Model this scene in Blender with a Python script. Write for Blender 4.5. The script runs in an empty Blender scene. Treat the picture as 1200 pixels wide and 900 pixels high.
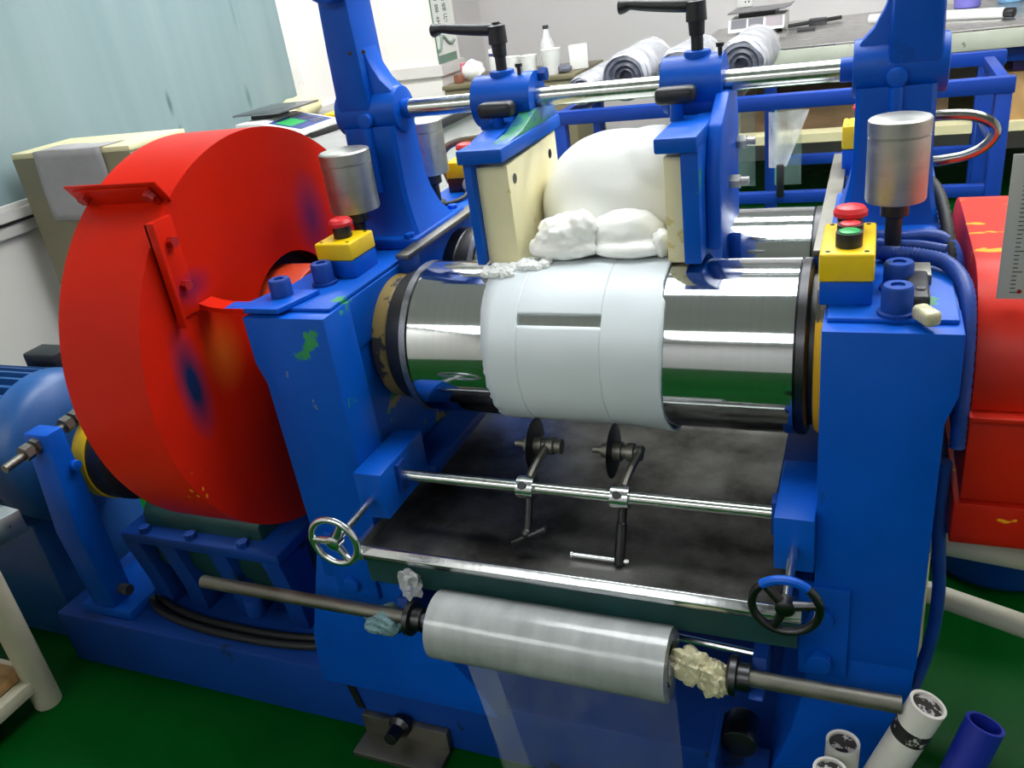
import bpy, bmesh, math, random
from mathutils import Vector, Matrix, noise as mnoise
random.seed(7)
S = bpy.context.scene
COL = S.collection
PI = math.pi

# ------------------------------------------------------------------ camera
cam_d = bpy.data.cameras.new('camera')
cam = bpy.data.objects.new('camera', cam_d)
COL.objects.link(cam)
cam_d.sensor_fit = 'HORIZONTAL'
cam_d.sensor_width = 36.0
cam_d.lens = 987.6 / 1200 * 36.0
cam_d.clip_start = 0.02
_r, _d, _f = ((0.92243213, 0.36240978, -0.13333462), (0.04897082, -0.45228027, -0.89053041),
              (-0.38304155, 0.81492436, -0.43494535))
cam.matrix_world = Matrix(((_r[0], -_d[0], -_f[0], 0), (_r[1], -_d[1], -_f[1], 0),
                           (_r[2], -_d[2], -_f[2], 1.27), (0, 0, 0, 1)))
S.camera = cam

# ------------------------------------------------------------------ world and exposure
S.view_settings.view_transform = 'Standard'
S.view_settings.look = 'None'
S.view_settings.gamma = 1.0
S.view_settings.use_curve_mapping = False
S.view_settings.exposure = 0.0
W = bpy.data.worlds.new('world')
S.world = W
W.use_nodes = True
W.node_tree.nodes['Background'].inputs[0].default_value = (0.75, 0.85, 1.0, 1)
W.node_tree.nodes['Background'].inputs[1].default_value = 0.05
LAMP = 17.5             # strength of the ceiling panels

# ------------------------------------------------------------------ materials
def srgb(h):
    if isinstance(h, str):
        h = [int(h[i:i + 2], 16) for i in (0, 2, 4)]
    return tuple((c / 255 / 12.92) if c / 255 <= 0.04045 else ((c / 255 + 0.055) / 1.055) ** 2.4 for c in h) + (1,)

def new_mat(name):
    m = bpy.data.materials.new(name)
    m.use_nodes = True
    nt = m.node_tree
    return m, nt, nt.nodes['Principled BSDF']

def coords(nt, scale=(1, 1, 1)):
    g = nt.nodes.new('ShaderNodeNewGeometry')
    mp = nt.nodes.new('ShaderNodeMapping')
    mp.inputs['Scale'].default_value = scale
    nt.links.new(g.outputs['Position'], mp.inputs['Vector'])
    return mp.outputs['Vector']

def noise(nt, vec, scale, detail=4, rough=0.55):
    n = nt.nodes.new('ShaderNodeTexNoise')
    n.inputs['Scale'].default_value = scale
    n.inputs['Detail'].default_value = detail
    n.inputs['Roughness'].default_value = rough
    nt.links.new(vec, n.inputs['Vector'])
    return n.outputs['Fac']

def ramp(nt, fac, stops):
    r = nt.nodes.new('ShaderNodeValToRGB')
    e = r.color_ramp.elements
    while len(e) < len(stops):
        e.new(0.5)
    for i, (p, c) in enumerate(stops):
        e[i].position = p
        e[i].color = c if len(c) == 4 else tuple(c) + (1,)
    nt.links.new(fac, r.inputs['Fac'])
    return r.outputs['Color']

def mixc(nt, fac, a, b):
    m = nt.nodes.new('ShaderNodeMix')
    m.data_type = 'RGBA'
    for sock, v in ((m.inputs['Factor'], fac), (m.inputs[6], a), (m.inputs[7], b)):
        if hasattr(v, 'links') or hasattr(v, 'is_output'):
            nt.links.new(v, sock)
        else:
            sock.default_value = v
    return m.outputs[2]

BW = lambda v: (v, v, v, 1)

def bump(nt, p, fac, strength=0.1, dist=0.002):
    b = nt.nodes.new('ShaderNodeBump')
    b.inputs['Strength'].default_value = strength
    b.inputs['Distance'].default_value = dist
    nt.links.new(fac, b.inputs['Height'])
    nt.links.new(b.outputs['Normal'], p.inputs['Normal'])

def plain(name, col, rough=0.5, metal=0.0, var=0.12, scale=9.0, spec=0.5, bmp=0.0, stretch=(1, 1, 1)):
    """paint or plastic with a slight mottle"""
    m, nt, p = new_mat(name)
    c = srgb(col)
    v = coords(nt, stretch)
    f = noise(nt, v, scale)
    lo = tuple(x * (1 - var) for x in c[:3])
    hi = tuple(min(1, x * (1 + var)) for x in c[:3])
    nt.links.new(ramp(nt, f, [(0.3, lo), (0.7, hi)]), p.inputs['Base Color'])
    p.inputs['Roughness'].default_value = rough
    p.inputs['Metallic'].default_value = metal
    p.inputs['Specular IOR Level'].default_value = spec
    if bmp:
        bump(nt, p, noise(nt, v, scale * 5), bmp)
    return m

def worn(name, col, chip, amount=0.62, rough=0.4, scale=14.0, chip2=None, metal=0.0, spec=0.5, zband=None):
    """enamel paint with chipped patches of what lies under it"""
    m, nt, p = new_mat(name)
    c = srgb(col)
    v = coords(nt)
    f = noise(nt, v, 5.0)
    base = ramp(nt, f, [(0.3, tuple(x * 0.86 for x in c[:3])), (0.7, tuple(min(1, x * 1.12) for x in c[:3]))])
    g = noise(nt, v, scale, 5, 0.62)
    mask = ramp(nt, g, [(amount, BW(0)), (amount + 0.025, BW(1))])
    out = mixc(nt, mask, base, srgb(chip))
    if chip2:
        g2 = noise(nt, coords(nt, (1.3, 0.7, 1.1)), scale * 0.7, 5, 0.6)
        mask2 = ramp(nt, g2, [(amount + 0.02, BW(0)), (amount + 0.04, BW(1))])
        out = mixc(nt, mask2, out, srgb(chip2))
    nt.links.new(out, p.inputs['Base Color'])
    p.inputs['Roughness'].default_value = rough
    p.inputs['Metallic'].default_value = metal
    p.inputs['Specular IOR Level'].default_value = spec
    bump(nt, p, noise(nt, v, 60), 0.08)
    return m

def metal(name, col, rough=0.25, streak=(1, 1, 1), scale=40.0, rvar=0.1, var=0.1, aniso=0.0):
    m, nt, p = new_mat(name)
    c = srgb(col)
    v = coords(nt, streak)
    f = noise(nt, v, scale, 6, 0.6)
    nt.links.new(ramp(nt, f, [(0.25, tuple(x * (1 - var) for x in c[:3])), (0.75, tuple(min(1, x * (1 + var)) for x in c[:3]))]),
                 p.inputs['Base Color'])
    nt.links.new(ramp(nt, f, [(0.3, BW(max(0.02, rough - rvar))), (0.7, BW(rough + rvar))]), p.inputs['Roughness'])
    p.inputs['Metallic'].default_value = 1.0
    p.inputs['Anisotropic'].default_value = aniso
    return m

def spots(nt, base, items):
    """sprayed or smeared marks that sit at a fixed place on the object"""
    g = nt.nodes.new('ShaderNodeNewGeometry')
    for (pos, rad, col, soft) in items:
        mp = nt.nodes.new('ShaderNodeMapping')
        mp.vector_type = 'POINT'
        mp.inputs['Scale'].default_value = tuple(1 / r for r in rad)
        mp.inputs['Location'].default_value = tuple(-a / r for a, r in zip(pos, rad))
        nt.links.new(g.outputs['Position'], mp.inputs['Vector'])
        L = nt.nodes.new('ShaderNodeVectorMath')
        L.operation = 'LENGTH'
        nt.links.new(mp.outputs['Vector'], L.inputs[0])
        fac = ramp(nt, L.outputs['Value'], [(1 - soft, BW(1)), (1.0, BW(0))])
        base = mixc(nt, fac, base, srgb(col))
    return base

M = {}
M['blue'] = worn('blue_enamel', '0150B8', '0148A6', 0.66, 0.4, 11, spec=0.22)
M['blue_chip'] = worn('blue_enamel_chipped', '0152BA', '2F8A4E', 0.635, 0.4, 13, '8A8A5A', spec=0.22)
M['blue_dark'] = worn('blue_enamel_grimy_shaded', '033A8C', '06264A', 0.63, 0.55, 9, spec=0.3)  # grimy blue; dim light near the floor is put into its darker tone
M['blue_motor'] = plain('motor_blue_paint', '1A4C86', 0.4, 0, 0.15, 8)
M['blue_rack'] = plain('rack_blue_paint', '0E3890', 0.42, 0, 0.1, 6, spec=0.35)
M['hose_blue'] = plain('blue_painted_hose', '153F92', 0.45, 0, 0.2, 30)
M['blue_tube'] = plain('blue_plastic_tube', '10238E', 0.4)
M['dull_green'] = plain('dull_green_paint_and_reflection', '0E3A3A', 0.55, 0, 0.3, 12)  # gearbox colour; on the tray skirt it paints in a floor reflection
M['green_worn'] = worn('blue_worn_to_green', '1F5F78', '2C7A5A', 0.5, 0.42, 16, '3A6AA8')
M['yellow_ring'] = worn('dirty_yellow_paint', 'D0A020', '4A463C', 0.57, 0.5, 16)
M['yellow'] = plain('yellow_box_plastic', 'EBC400', 0.42, 0, 0.06, 10)
M['yellow_metal'] = worn('yellow_primer', '84713C', '2E2C28', 0.47, 0.5, 16)
M['black'] = plain('black_plastic', '17181B', 0.42, 0, 0.2, 20)
M['black_rubber'] = plain('black_rubber', '131417', 0.6, 0, 0.2, 20)
M['dark_steel'] = metal('dark_oiled_steel', '4A4A4C', 0.38, scale=30)
M['red_button'] = plain('red_button_plastic', 'C8242C', 0.4)
M['green_button'] = plain('green_button_plastic', '0E9A48', 0.35)
M['chrome'] = metal('bright_steel', 'D4D6D8', 0.2, (6, 1, 1), 20, 0.06)
M['shaft'] = metal('ground_steel_shaft', 'C6CAC6', 0.2, (30, 1, 1), 10, 0.07)
M['galv'] = metal('turned_steel_cup', 'ADAEA8', 0.5, (1, 1, 3), 25, 0.08, 0.16)
M['steel_dull'] = metal('dull_steel', '7E7C74', 0.5, scale=18, var=0.25)
M['roll_end'] = metal('roller_end_steel', '8A8C90', 0.42, scale=60, var=0.3)
M['nylon'] = worn('cream_nylon', 'E9E0B4', 'D6C680', 0.6, 0.5, 12)
M['nylon_front'] = worn('stained_nylon', 'E3D9A8', 'CFB95A', 0.52, 0.5, 14, '6F7A78')
M['white_plastic'] = plain('white_plastic', 'E4E4E0', 0.45, 0, 0.04)
M['cream_paint'] = worn('cream_tube_paint', 'C9C6AE', '8E8464', 0.68, 0.5, 10)
M['wood'] = plain('shelf_wood', 'B08A58', 0.6, 0, 0.2, 10, stretch=(1, 8, 1))
M['cardboard'] = plain('brown_board', '6F5942', 0.8, 0, 0.35, 5, stretch=(1, 1, 3))
M['olive'] = plain('olive_grey_paint', '756E54', 0.5, 0, 0.06, 4)
M['olive_top'] = plain('cream_cabinet_top', 'D8D0A4', 0.55, 0, 0.05)
M['paper'] = plain('grey_paper', '9A9797', 0.85, 0, 0.08, 14)
M['paper_white'] = plain('scroll_paper', 'E2E4DC', 0.8, 0, 0.04)
M['ink'] = plain('ink', '2A2C28', 0.8)
M['ink_grey'] = plain('grey_green_ink', '8A9890', 0.8)
M['ink_green'] = plain('green_scroll_border', '6E8878', 0.8)
M['lcd_green'] = plain('lcd_green', '2ECC5A', 0.3)
M['panel_blue'] = plain('navy_keypad', '2A3E78', 0.4)
M['panel_grey'] = plain('grey_display', '57555E', 0.3)
M['print_grey'] = plain('grey_print', '9A9094', 0.5)
M['scale_pan'] = metal('scale_pan_steel', '8F8F92', 0.35, scale=10)
M['bench_top'] = metal('bench_stainless', 'BDBBB8', 0.3, (1, 6, 1), 12, 0.08)
M['bench_edge'] = worn('bench_edge_grey', 'A8AB9C', '6A6A50', 0.64, 0.5, 20)
M['dark_edge'] = plain('dark_table_edge', '37383A', 0.5)
M['grey_top'] = plain('grey_table_top', '8E8E8C', 0.45)
M['trim'] = plain('white_trim', 'D6D3CE', 0.5, 0, 0.03)
M['wall'] = plain('white_wall', 'ECE8E2', 0.7, 0, 0.03, 1.5)
M['wall_grey'] = plain('grey_white_wall', 'CFCBCA', 0.7, 0, 0.03, 1.5)
M['ceiling'] = plain('ceiling_white', 'DEDEDC', 0.8, 0, 0.03, 2)
M['rag'] = plain('grey_green_rag', '5E7C80', 0.85, 0, 0.4, 40, bmp=0.4)
M['pvc'] = worn('white_pvc', 'D2CFC8', '9A968E', 0.66, 0.4, 24)
M['tape'] = worn('black_tape', '1C1C1C', 'C8C4BC', 0.6, 0.5, 90)
M['dark_red'] = plain('dark_red_guard', 'A01810', 0.4)
M['orange_red'] = worn('orange_hub', 'D0431F', '3A58A8', 0.66, 0.4, 14)
M['purple'] = plain('violet_liquid', '7A74C8', 0.25)
M['lightblue'] = plain('pale_blue_liquid', '7AA6CC', 0.25)
M['white_paste'] = plain('white_crumbs', 'EEF0EE', 0.5, 0, 0.03)
M['ruler'] = plain('steel_ruler', 'B2B2AE', 0.4, 0.0, 0.05)
M['pipe_steel'] = metal('pipe_steel', '8E908C', 0.2)
M['sand'] = worn('paper_filler', '2A2726', 'B4B0B0', 0.50, 0.9, 75)
M['blind'] = None

def red_guard_mat():
    m, nt, p = new_mat('red_guard_enamel')
    c = srgb('C41E08')
    v = coords(nt)
    f = noise(nt, v, 3.0)
    base = ramp(nt, f, [(0.3, tuple(x * 0.9 for x in c[:3])), (0.7, tuple(min(1, x * 1.1) for x in c[:3]))])
    base = spots(nt, base, [((-0.92, 0.852, 0.785), (0.06, 0.035, 0.10), '17264E', 0.75),
                            ((-0.92, 1.23, 0.93), (0.05, 0.05, 0.09), '6E2450', 0.9),
                            ((-0.92, 0.905, 0.92), (0.05, 0.05, 0.03), '7A1E40', 0.9),
                            ((-0.92, 0.93, 0.80), (0.05, 0.05, 0.07), 'C2531A', 0.95)])
    # a cluster of yellow paint chips on the lower front rim
    w = nt.nodes.new('ShaderNodeTexVoronoi')
    w.inputs['Scale'].default_value = 85
    nt.links.new(coords(nt, (1, 1, 0.6)), w.inputs['Vector'])
    chips = ramp(nt, w.outputs['Distance'], [(0.24, BW(1)), (0.28, BW(0))])
    near = spots(nt, BW(0), [((-0.925, 0.80, 0.635), (0.05, 0.03, 0.035), 'FFFFFF', 0.5)])
    mul = nt.nodes.new('ShaderNodeMix'); mul.data_type = 'RGBA'; mul.blend_type = 'MULTIPLY'
    mul.inputs['Factor'].default_value = 1
    nt.links.new(chips, mul.inputs[6]); nt.links.new(near, mul.inputs[7])
    base = mixc(nt, mul.outputs[2], base, srgb('D8941C'))
    nt.links.new(base, p.inputs['Base Color'])
    p.inputs['Specular IOR Level'].default_value = 0.1
    p.inputs['Roughness'].default_value = 0.36
    return m
M['red'] = red_guard_mat()

def red_right_mat():
    m, nt, p = new_mat('red_guard_enamel_chipped')
    c = srgb('C4220E')
    v = coords(nt, (0.6, 1.6, 1.6))
    base = ramp(nt, noise(nt, v, 4), [(0.3, tuple(x * 0.85 for x in c[:3])), (0.7, tuple(min(1, x * 1.12) for x in c[:3]))])
    mask = ramp(nt, noise(nt, coords(nt, (0.7, 1.5, 1.5)), 16, 3), [(0.665, BW(0)), (0.675, BW(1))])
    base = spots(nt, base, [((0.11, 1.22, 0.80), (0.012, 0.22, 0.10), '4A2A5A', 0.6)])
    base = mixc(nt, mask, base, srgb('F0A818'))
    nt.links.new(base, p.inputs['Base Color'])
    p.inputs['Specular IOR Level'].default_value = 0.25
    p.inputs['Roughness'].default_value = 0.4
    return m
M['red_right'] = red_right_mat()

def roller_mat():
    m, nt, p = new_mat('polished_roller_steel')
    f = noise(nt, coords(nt, (60, 1.5, 1.5)), 3, 5, 0.6)
    nt.links.new(ramp(nt, f, [(0.3, BW(0.06)), (0.7, BW(0.10))]), p.inputs['Roughness'])
    nt.links.new(ramp(nt, f, [(0.3, srgb('C6CACC')), (0.7, srgb('CDD0D1'))]), p.inputs['Base Color'])
    p.inputs['Metallic'].default_value = 1
    return m
M['roller'] = roller_mat()

def sheet_mat():
    m, nt, p = new_mat('milled_silicone_sheet')
    nt.links.new(ramp(nt, noise(nt, coords(nt), 6), [(0.3, srgb('D3DCE0')), (0.7, srgb('DCE4E8'))]), p.inputs['Base Color'])
    p.inputs['Roughness'].default_value = 0.38
    p.inputs['Subsurface Weight'].default_value = 0.15
    p.inputs['Subsurface Radius'].default_value = (0.01, 0.01, 0.01)
    p.inputs['Subsurface Scale'].default_value = 0.3
    return m
M['sheet'] = sheet_mat()

def dough_mat():
    m, nt, p = new_mat('white_silicone_dough')
    v = coords(nt)
    nt.links.new(ramp(nt, noise(nt, v, 7), [(0.3, srgb('F0F1EC')), (0.7, srgb('F8F8F5'))]), p.inputs['Base Color'])
    p.inputs['Roughness'].default_value = 0.25
    p.inputs['Subsurface Weight'].default_value = 0.35
    p.inputs['Subsurface Radius'].default_value = (0.03, 0.03, 0.028)
    p.inputs['Subsurface Scale'].default_value = 0.5
    bump(nt, p, noise(nt, v, 26, 4), 0.25, 0.004)
    return m
M['dough'] = dough_mat()

def film_roll_mat():
    m, nt, p = new_mat('wound_clear_film')
    f = noise(nt, coords(nt, (3, 1, 1)), 9, 5)
    nt.links.new(ramp(nt, f, [(0.3, srgb('8C9090')), (0.7, srgb('A6AAA9'))]), p.inputs['Base Color'])
    p.inputs['Roughness'].default_value = 0.22
    p.inputs['Coat Weight'].default_value = 0.6
    p.inputs['Coat Roughness'].default_value = 0.12
    bump(nt, p, noise(nt, coords(nt, (1.2, 6, 6)), 8, 4), 0.25, 0.004)
    return m
M['film_roll'] = film_roll_mat()

def clear_film_mat(name, alpha, col='DDE6E4'):
    m, nt, p = new_mat(name)
    f = noise(nt, coords(nt, (1, 1, 0.4)), 14, 4)
    nt.links.new(ramp(nt, f, [(0.35, BW(alpha * 0.6)), (0.75, BW(alpha * 1.7))]), p.inputs['Alpha'])
    p.inputs['Base Color'].default_value = srgb(col)
    p.inputs['Roughness'].default_value = 0.15
    bump(nt, p, noise(nt, coords(nt), 22, 3), 0.4, 0.01)
    return m
M['clear_film'] = clear_film_mat('thin_clear_film', 0.08)
M['wrap_film'] = clear_film_mat('crinkled_plastic_wrap', 0.4, 'F2F2F4')
M['fold_film'] = clear_film_mat('doubled_clear_film', 0.11)
M['glass'] = clear_film_mat('glass_pane', 0.12, '9FC4B8')
M['crumple'] = plain('yellowed_plastic_crumple', 'C8C2A0', 0.3, 0, 0.25, 40, bmp=0.5)
M['grey_roll'] = plain('grey_film_roll', '6A6C78', 0.3, 0, 0.5, 14, stretch=(1, 1, 3))

def tray_mat():
    m, nt, p = new_mat('stained_stainless_tray')
    f = noise(nt, coords(nt), 7, 5, 0.6)
    g = noise(nt, coords(nt), 45, 4, 0.6)
    nt.links.new(ramp(nt, f, [(0.35, srgb('4E4C48')), (0.65, srgb('A4A29E'))]), p.inputs['Base Color'])
    nt.links.new(ramp(nt, g, [(0.3, BW(0.28)), (0.7, BW(0.34))]), p.inputs['Roughness'])
    p.inputs['Metallic'].default_value = 0.9
    bump(nt, p, f, 0.06, 0.004)
    return m
M['tray'] = tray_mat()

def floor_mat():
    m, nt, p = new_mat('green_epoxy_floor')
    f = noise(nt, coords(nt), 2.2, 5)
    nt.links.new(ramp(nt, f, [(0.3, srgb('013C0E')), (0.7, srgb('014E16'))]), p.inputs['Base Color'])
    nt.links.new(ramp(nt, noise(nt, coords(nt), 12), [(0.3, BW(0.3)), (0.7, BW(0.5))]), p.inputs['Roughness'])
    p.inputs['Specular IOR Level'].default_value = 0.05
    bump(nt, p, noise(nt, coords(nt), 60), 0.12)
    return m
M['floor'] = floor_mat()

def blind_mat():
    m, nt, p = new_mat('teal_roller_blind')
    f = noise(nt, coords(nt, (1, 5, 0.25)), 2.0, 3)
    base = ramp(nt, f, [(0.3, srgb('788D8F')), (0.7, srgb('829597'))])
    base = spots(nt, base, [((-2.56, 2.72, 0.99), (0.1, 0.016, 0.06), '4C6468', 0.7), ((-2.56, 2.74, 0.855), (0.1, 0.016, 0.06), '4C6468', 0.7),
                            ((-2.56, 3.2, 0.93), (0.1, 0.02, 0.07), '5A7478', 0.8), ((-2.56, 3.24, 1.28), (0.1, 0.012, 0.11), '6A8488', 0.7),
                            ((-2.56, 2.6, 0.86), (0.1, 0.02, 0.02), '5A7478', 0.7)])
    nt.links.new(base, p.inputs['Base Color'])
    p.inputs['Roughness'].default_value = 0.75
    return m
M['blind'] = blind_mat()

def emit_mat(name, strength, col=(1, 1, 1, 1)):
    m, nt, p = new_mat(name)
    p.inputs['Base Color'].default_value = (0.9, 0.9, 0.9, 1)
    p.inputs['Emission Color'].default_value = col
    p.inputs['Emission Strength'].default_value = strength
    return m
M['lamp'] = emit_mat('light_panel_diffuser', LAMP * 1.25, (0.96, 0.985, 1.0, 1))
M['lamp_wide'] = emit_mat('wide_panel_diffuser', LAMP * 0.55, (0.96, 0.985, 1.0, 1))
M['lamp_low'] = emit_mat('dim_panel_diffuser', LAMP * 0.34, (0.96, 0.985, 1.0, 1))  # row behind the camera, set dimmer than the other panels
M['lcd_lit'] = emit_mat('backlit_lcd', 0.5, (0.02, 0.8, 0.15, 1))
M['lcd_lit'].node_tree.nodes['Principled BSDF'].inputs['Base Color'].default_value = (0.02, 0.12, 0.04, 1)

# ------------------------------------------------------------------ mesh building
class B:
    """collects shapes (world coordinates) for ONE mesh object"""
    def __init__(s):
        s.bm = bmesh.new()

    def _faces(s, vs, fs):
        v = [s.bm.verts.new(p) for p in vs]
        for f in fs:
            try:
                s.bm.faces.new([v[i] for i in f])
            except ValueError:
                pass
        return v

    def box(s, x0, x1, y0, y1, z0, z1, bev=0.0, seg=2, rot=None, piv=None):
        t = bmesh.new()
        bmesh.ops.create_cube(t, size=1)
        for v in t.verts:
            v.co = Vector(((x0 + x1) / 2 + v.co.x * (x1 - x0), (y0 + y1) / 2 + v.co.y * (y1 - y0), (z0 + z1) / 2 + v.co.z * (z1 - z0)))
        if bev:
            bmesh.ops.bevel(t, geom=list(t.edges), offset=bev, segments=seg, affect='EDGES', profile=0.5)
        if rot is not None:
            c = Vector(piv) if piv is not None else Vector(((x0 + x1) / 2, (y0 + y1) / 2, (z0 + z1) / 2))
            for v in t.verts:
                v.co = c + rot @ (v.co - c)
        s._merge(t)
        return s

    def _merge(s, t):
        me = bpy.data.meshes.new('tmp')
        t.to_mesh(me)
        t.free()
        s.bm.from_mesh(me)
        bpy.data.meshes.remove(me)

    def lathe(s, prof, p0, axis, seg=32, cap=True):
        """prof: (distance along axis, radius)"""
        a = Vector(axis).normalized()
        u = a.orthogonal().normalized()
        w = a.cross(u)
        p0 = Vector(p0)
        rings = []
        for (d, r) in prof:
            rings.append([s.bm.verts.new(p0 + a * d + (u * math.cos(2 * PI * i / seg) + w * math.sin(2 * PI * i / seg)) * max(r, 1e-5)) for i in range(seg)])
        for q, k in zip(rings, rings[1:]):
            for i in range(seg):
                s.bm.faces.new((q[i], q[(i + 1) % seg], k[(i + 1) % seg], k[i]))
        if cap:
            s.bm.faces.new(rings[0][::-1])
            s.bm.faces.new(rings[-1])
        return s

    def cyl(s, p0, p1, r, seg=24, bev=0.0, r1=None):
        p0, p1 = Vector(p0), Vector(p1)
        L = (p1 - p0).length
        r1 = r if r1 is None else r1
        if bev:
            prof = [(0, r - bev), (bev * 0.3, r - bev * 0.3), (bev, r), (L - bev, r1), (L - bev * 0.3, r1 - bev * 0.3), (L, r1 - bev)]
        else:
            prof = [(0, r), (L, r1)]
        return s.lathe(prof, p0, p1 - p0, seg)

    def ring(s, p0, p1, ro, ri, seg=40):
        """hollow cylinder"""
        p0, p1 = Vector(p0), Vector(p1)
        L = (p1 - p0).length
        return s.lathe([(0, ri), (0, ro), (L, ro), (L, ri), (0, ri)], p0, p1 - p0, seg, cap=False)

    def torus(s, c, axis, R, r, seg=40, ns=12):
        prof = [(r * math.sin(2 * PI * k / ns), R + r * math.cos(2 * PI * k / ns)) for k in range(ns + 1)]
        return s.lathe(prof, c, axis, seg, cap=False)

    def prism(s, pts, axis, a, b, bev=0.0):
        """polygon extruded along axis. axis 'x': pts are (y,z); 'y': (x,z); 'z': (x,y)"""
        def mk(p, t):
            return {'x': (t, p[0], p[1]), 'y': (p[0], t, p[1]), 'z': (p[0], p[1], t)}[axis]
        t = bmesh.new()
        lo = [t.verts.new(mk(p, a)) for p in pts]
        hi = [t.verts.new(mk(p, b)) for p in pts]
        n = len(pts)
        t.faces.new(lo[::-1])
        t.faces.new(hi)
        for i in range(n):
            t.faces.new((lo[i], lo[(i + 1) % n], hi[(i + 1) % n], hi[i]))
        bmesh.ops.recalc_face_normals(t, faces=t.faces)
        if bev:
            es = [e for e in t.edges if e.calc_face_angle(0) > 0.5]
            bmesh.ops.bevel(t, geom=es, offset=bev, segments=2, affect='EDGES', profile=0.5)
        s._merge(t)
        return s

    def tube(s, path, r, seg=10, sub=6, rib=0.0, flat=None):
        """round tube along a smooth path (Catmull-Rom); rib > 0 gives corrugation"""
        P = [Vector(p) for p in path]
        pts = []
        if len(P) > 2 and sub > 1:
            Q = [P[0] * 2 - P[1]] + P + [P[-1] * 2 - P[-2]]
            for i in range(1, len(Q) - 2):
                for k in range(sub):
                    t = k / sub
                    a, b, c, d = Q[i - 1], Q[i], Q[i + 1], Q[i + 2]
                    pts.append(0.5 * ((2 * b) + (c - a) * t + (2 * a - 5 * b + 4 * c - d) * t * t + (3 * b - a - 3 * c + d) * t ** 3))
            pts.append(P[-1])
        else:
            pts = P
        rings = []
        prev = None
        for i, p in enumerate(pts):
            tg = (pts[min(i + 1, len(pts) - 1)] - pts[max(i - 1, 0)]).normalized()
            if prev is None:
                u = tg.orthogonal().normalized()
            else:
                u = (prev - tg * prev.dot(tg)).normalized()
            prev = u
            w = tg.cross(u)
            rr = r * (1 - rib * (i % 2)) if not callable(r) else r(i / (len(pts) - 1))
            rings.append([s.bm.verts.new(p + (u * math.cos(2 * PI * k / seg) + w * math.sin(2 * PI * k / seg)) * rr) for k in range(seg)])
        for q, k in zip(rings, rings[1:]):
            for i in range(seg):
                s.bm.faces.new((q[i], q[(i + 1) % seg], k[(i + 1) % seg], k[i]))
        s.bm.faces.new(rings[0][::-1])
        s.bm.faces.new(rings[-1])
        return s

    def blob(s, c, r, sub=3, jitter=0.0, seed=1, rough=0.0):
        t = bmesh.new()
        bmesh.ops.create_icosphere(t, subdivisions=sub, radius=1)
        rnd = random.Random(seed)
        ph = [rnd.uniform(0, 6.28) for _ in range(9)]
        for v in t.verts:
            n = v.co.normalized()
            k = 1 + jitter * (math.sin(5 * n.x + ph[0]) * math.sin(6 * n.y + ph[1]) + 0.6 * math.sin(11 * n.z + ph[2] + 4 * n.x) * math.sin(9 * n.y + ph[3])
                              + 0.35 * math.sin(19 * n.x + ph[4]) * math.sin(17 * n.z + ph[5]))
            if rough:
                k += rough * (mnoise.noise(n * 3.1 + Vector((seed, 0, 0))) + 0.6 * mnoise.noise(n * 7.3 + Vector((0, seed, 0))) + 0.35 * mnoise.noise(n * 15 + Vector((0, 0, seed))))
            v.co = Vector((c[0] + n.x * r[0] * k, c[1] + n.y * r[1] * k, c[2] + n.z * r[2] * k))
        s._merge(t)
        return s

    def loft(s, levels, f=lambda x: x, c=0.006):
        '''stack of chamfered rectangles: (z, x0, x1, y0, y1)'''
        rings = []
        for (z, x0, x1, y0, y1) in levels:
            x0, x1 = sorted((f(x0), f(x1)))
            rings.append([s.bm.verts.new((x, y, z)) for x, y in ((x0 + c, y0), (x1 - c, y0), (x1, y0 + c), (x1, y1 - c), (x1 - c, y1), (x0 + c, y1), (x0, y1 - c), (x0, y0 + c))])
        for q, k in zip(rings, rings[1:]):
            for i in range(8):
                s.bm.faces.new((q[i], q[(i + 1) % 8], k[(i + 1) % 8], k[i]))
        s.bm.faces.new(rings[0][::-1])
        s.bm.faces.new(rings[-1])
        return s

    def grid(s, fn, nu, nv):
        vs = [[s.bm.verts.new(fn(i / nu, j / nv)) for j in range(nv + 1)] for i in range(nu + 1)]
        for i in range(nu):
            for j in range(nv):
                s.bm.faces.new((vs[i][j], vs[i + 1][j], vs[i + 1][j + 1], vs[i][j + 1]))
        return s

ORIG = {}          # world origin of every object built

def tag(o, label=None, cat=None, group=None, kind=None):
    if label: o['label'] = label
    if cat: o['category'] = cat
    if group: o['group'] = group
    if kind: o['kind'] = kind
    return o

def thing(name, loc, label, cat, group=None):
    o = bpy.data.objects.new(name, None)
    o.empty_display_size = 0.1
    COL.objects.link(o)
    o.location = loc
    ORIG[o.name] = Vector(loc)
    return tag(o, label, cat, group)

def obj(name, b, mat, parent=None, angle=35, label=None):
    bm = b.bm
    bmesh.ops.recalc_face_normals(bm, faces=bm.faces)
    xs = [v.co for v in bm.verts]
    lo = Vector((min(p.x for p in xs), min(p.y for p in xs), min(p.z for p in xs)))
    hi = Vector((max(p.x for p in xs), max(p.y for p in xs), max(p.z for p in xs)))
    o0 = (lo + hi) / 2
    if parent is None:
        o0.z = lo.z
    for v in bm.verts:
        v.co -= o0
    me = bpy.data.meshes.new(name)
    bm.to_mesh(me)
    bm.free()
    for p in me.polygons:
        p.use_smooth = True
    me.set_sharp_from_angle(angle=math.radians(angle))
    mats = mat if isinstance(mat, (list, tuple)) else [mat]
    for m_ in mats:
        me.materials.append(m_)
    o = bpy.data.objects.new(name, me)
    COL.objects.link(o)
    ORIG[o.name] = o0.copy()
    if parent is not None:
        o.parent = parent
        o.location = o0 - ORIG[parent.name]
    else:
        o.location = o0
    if label:
        o['label'] = label
    return o

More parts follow.
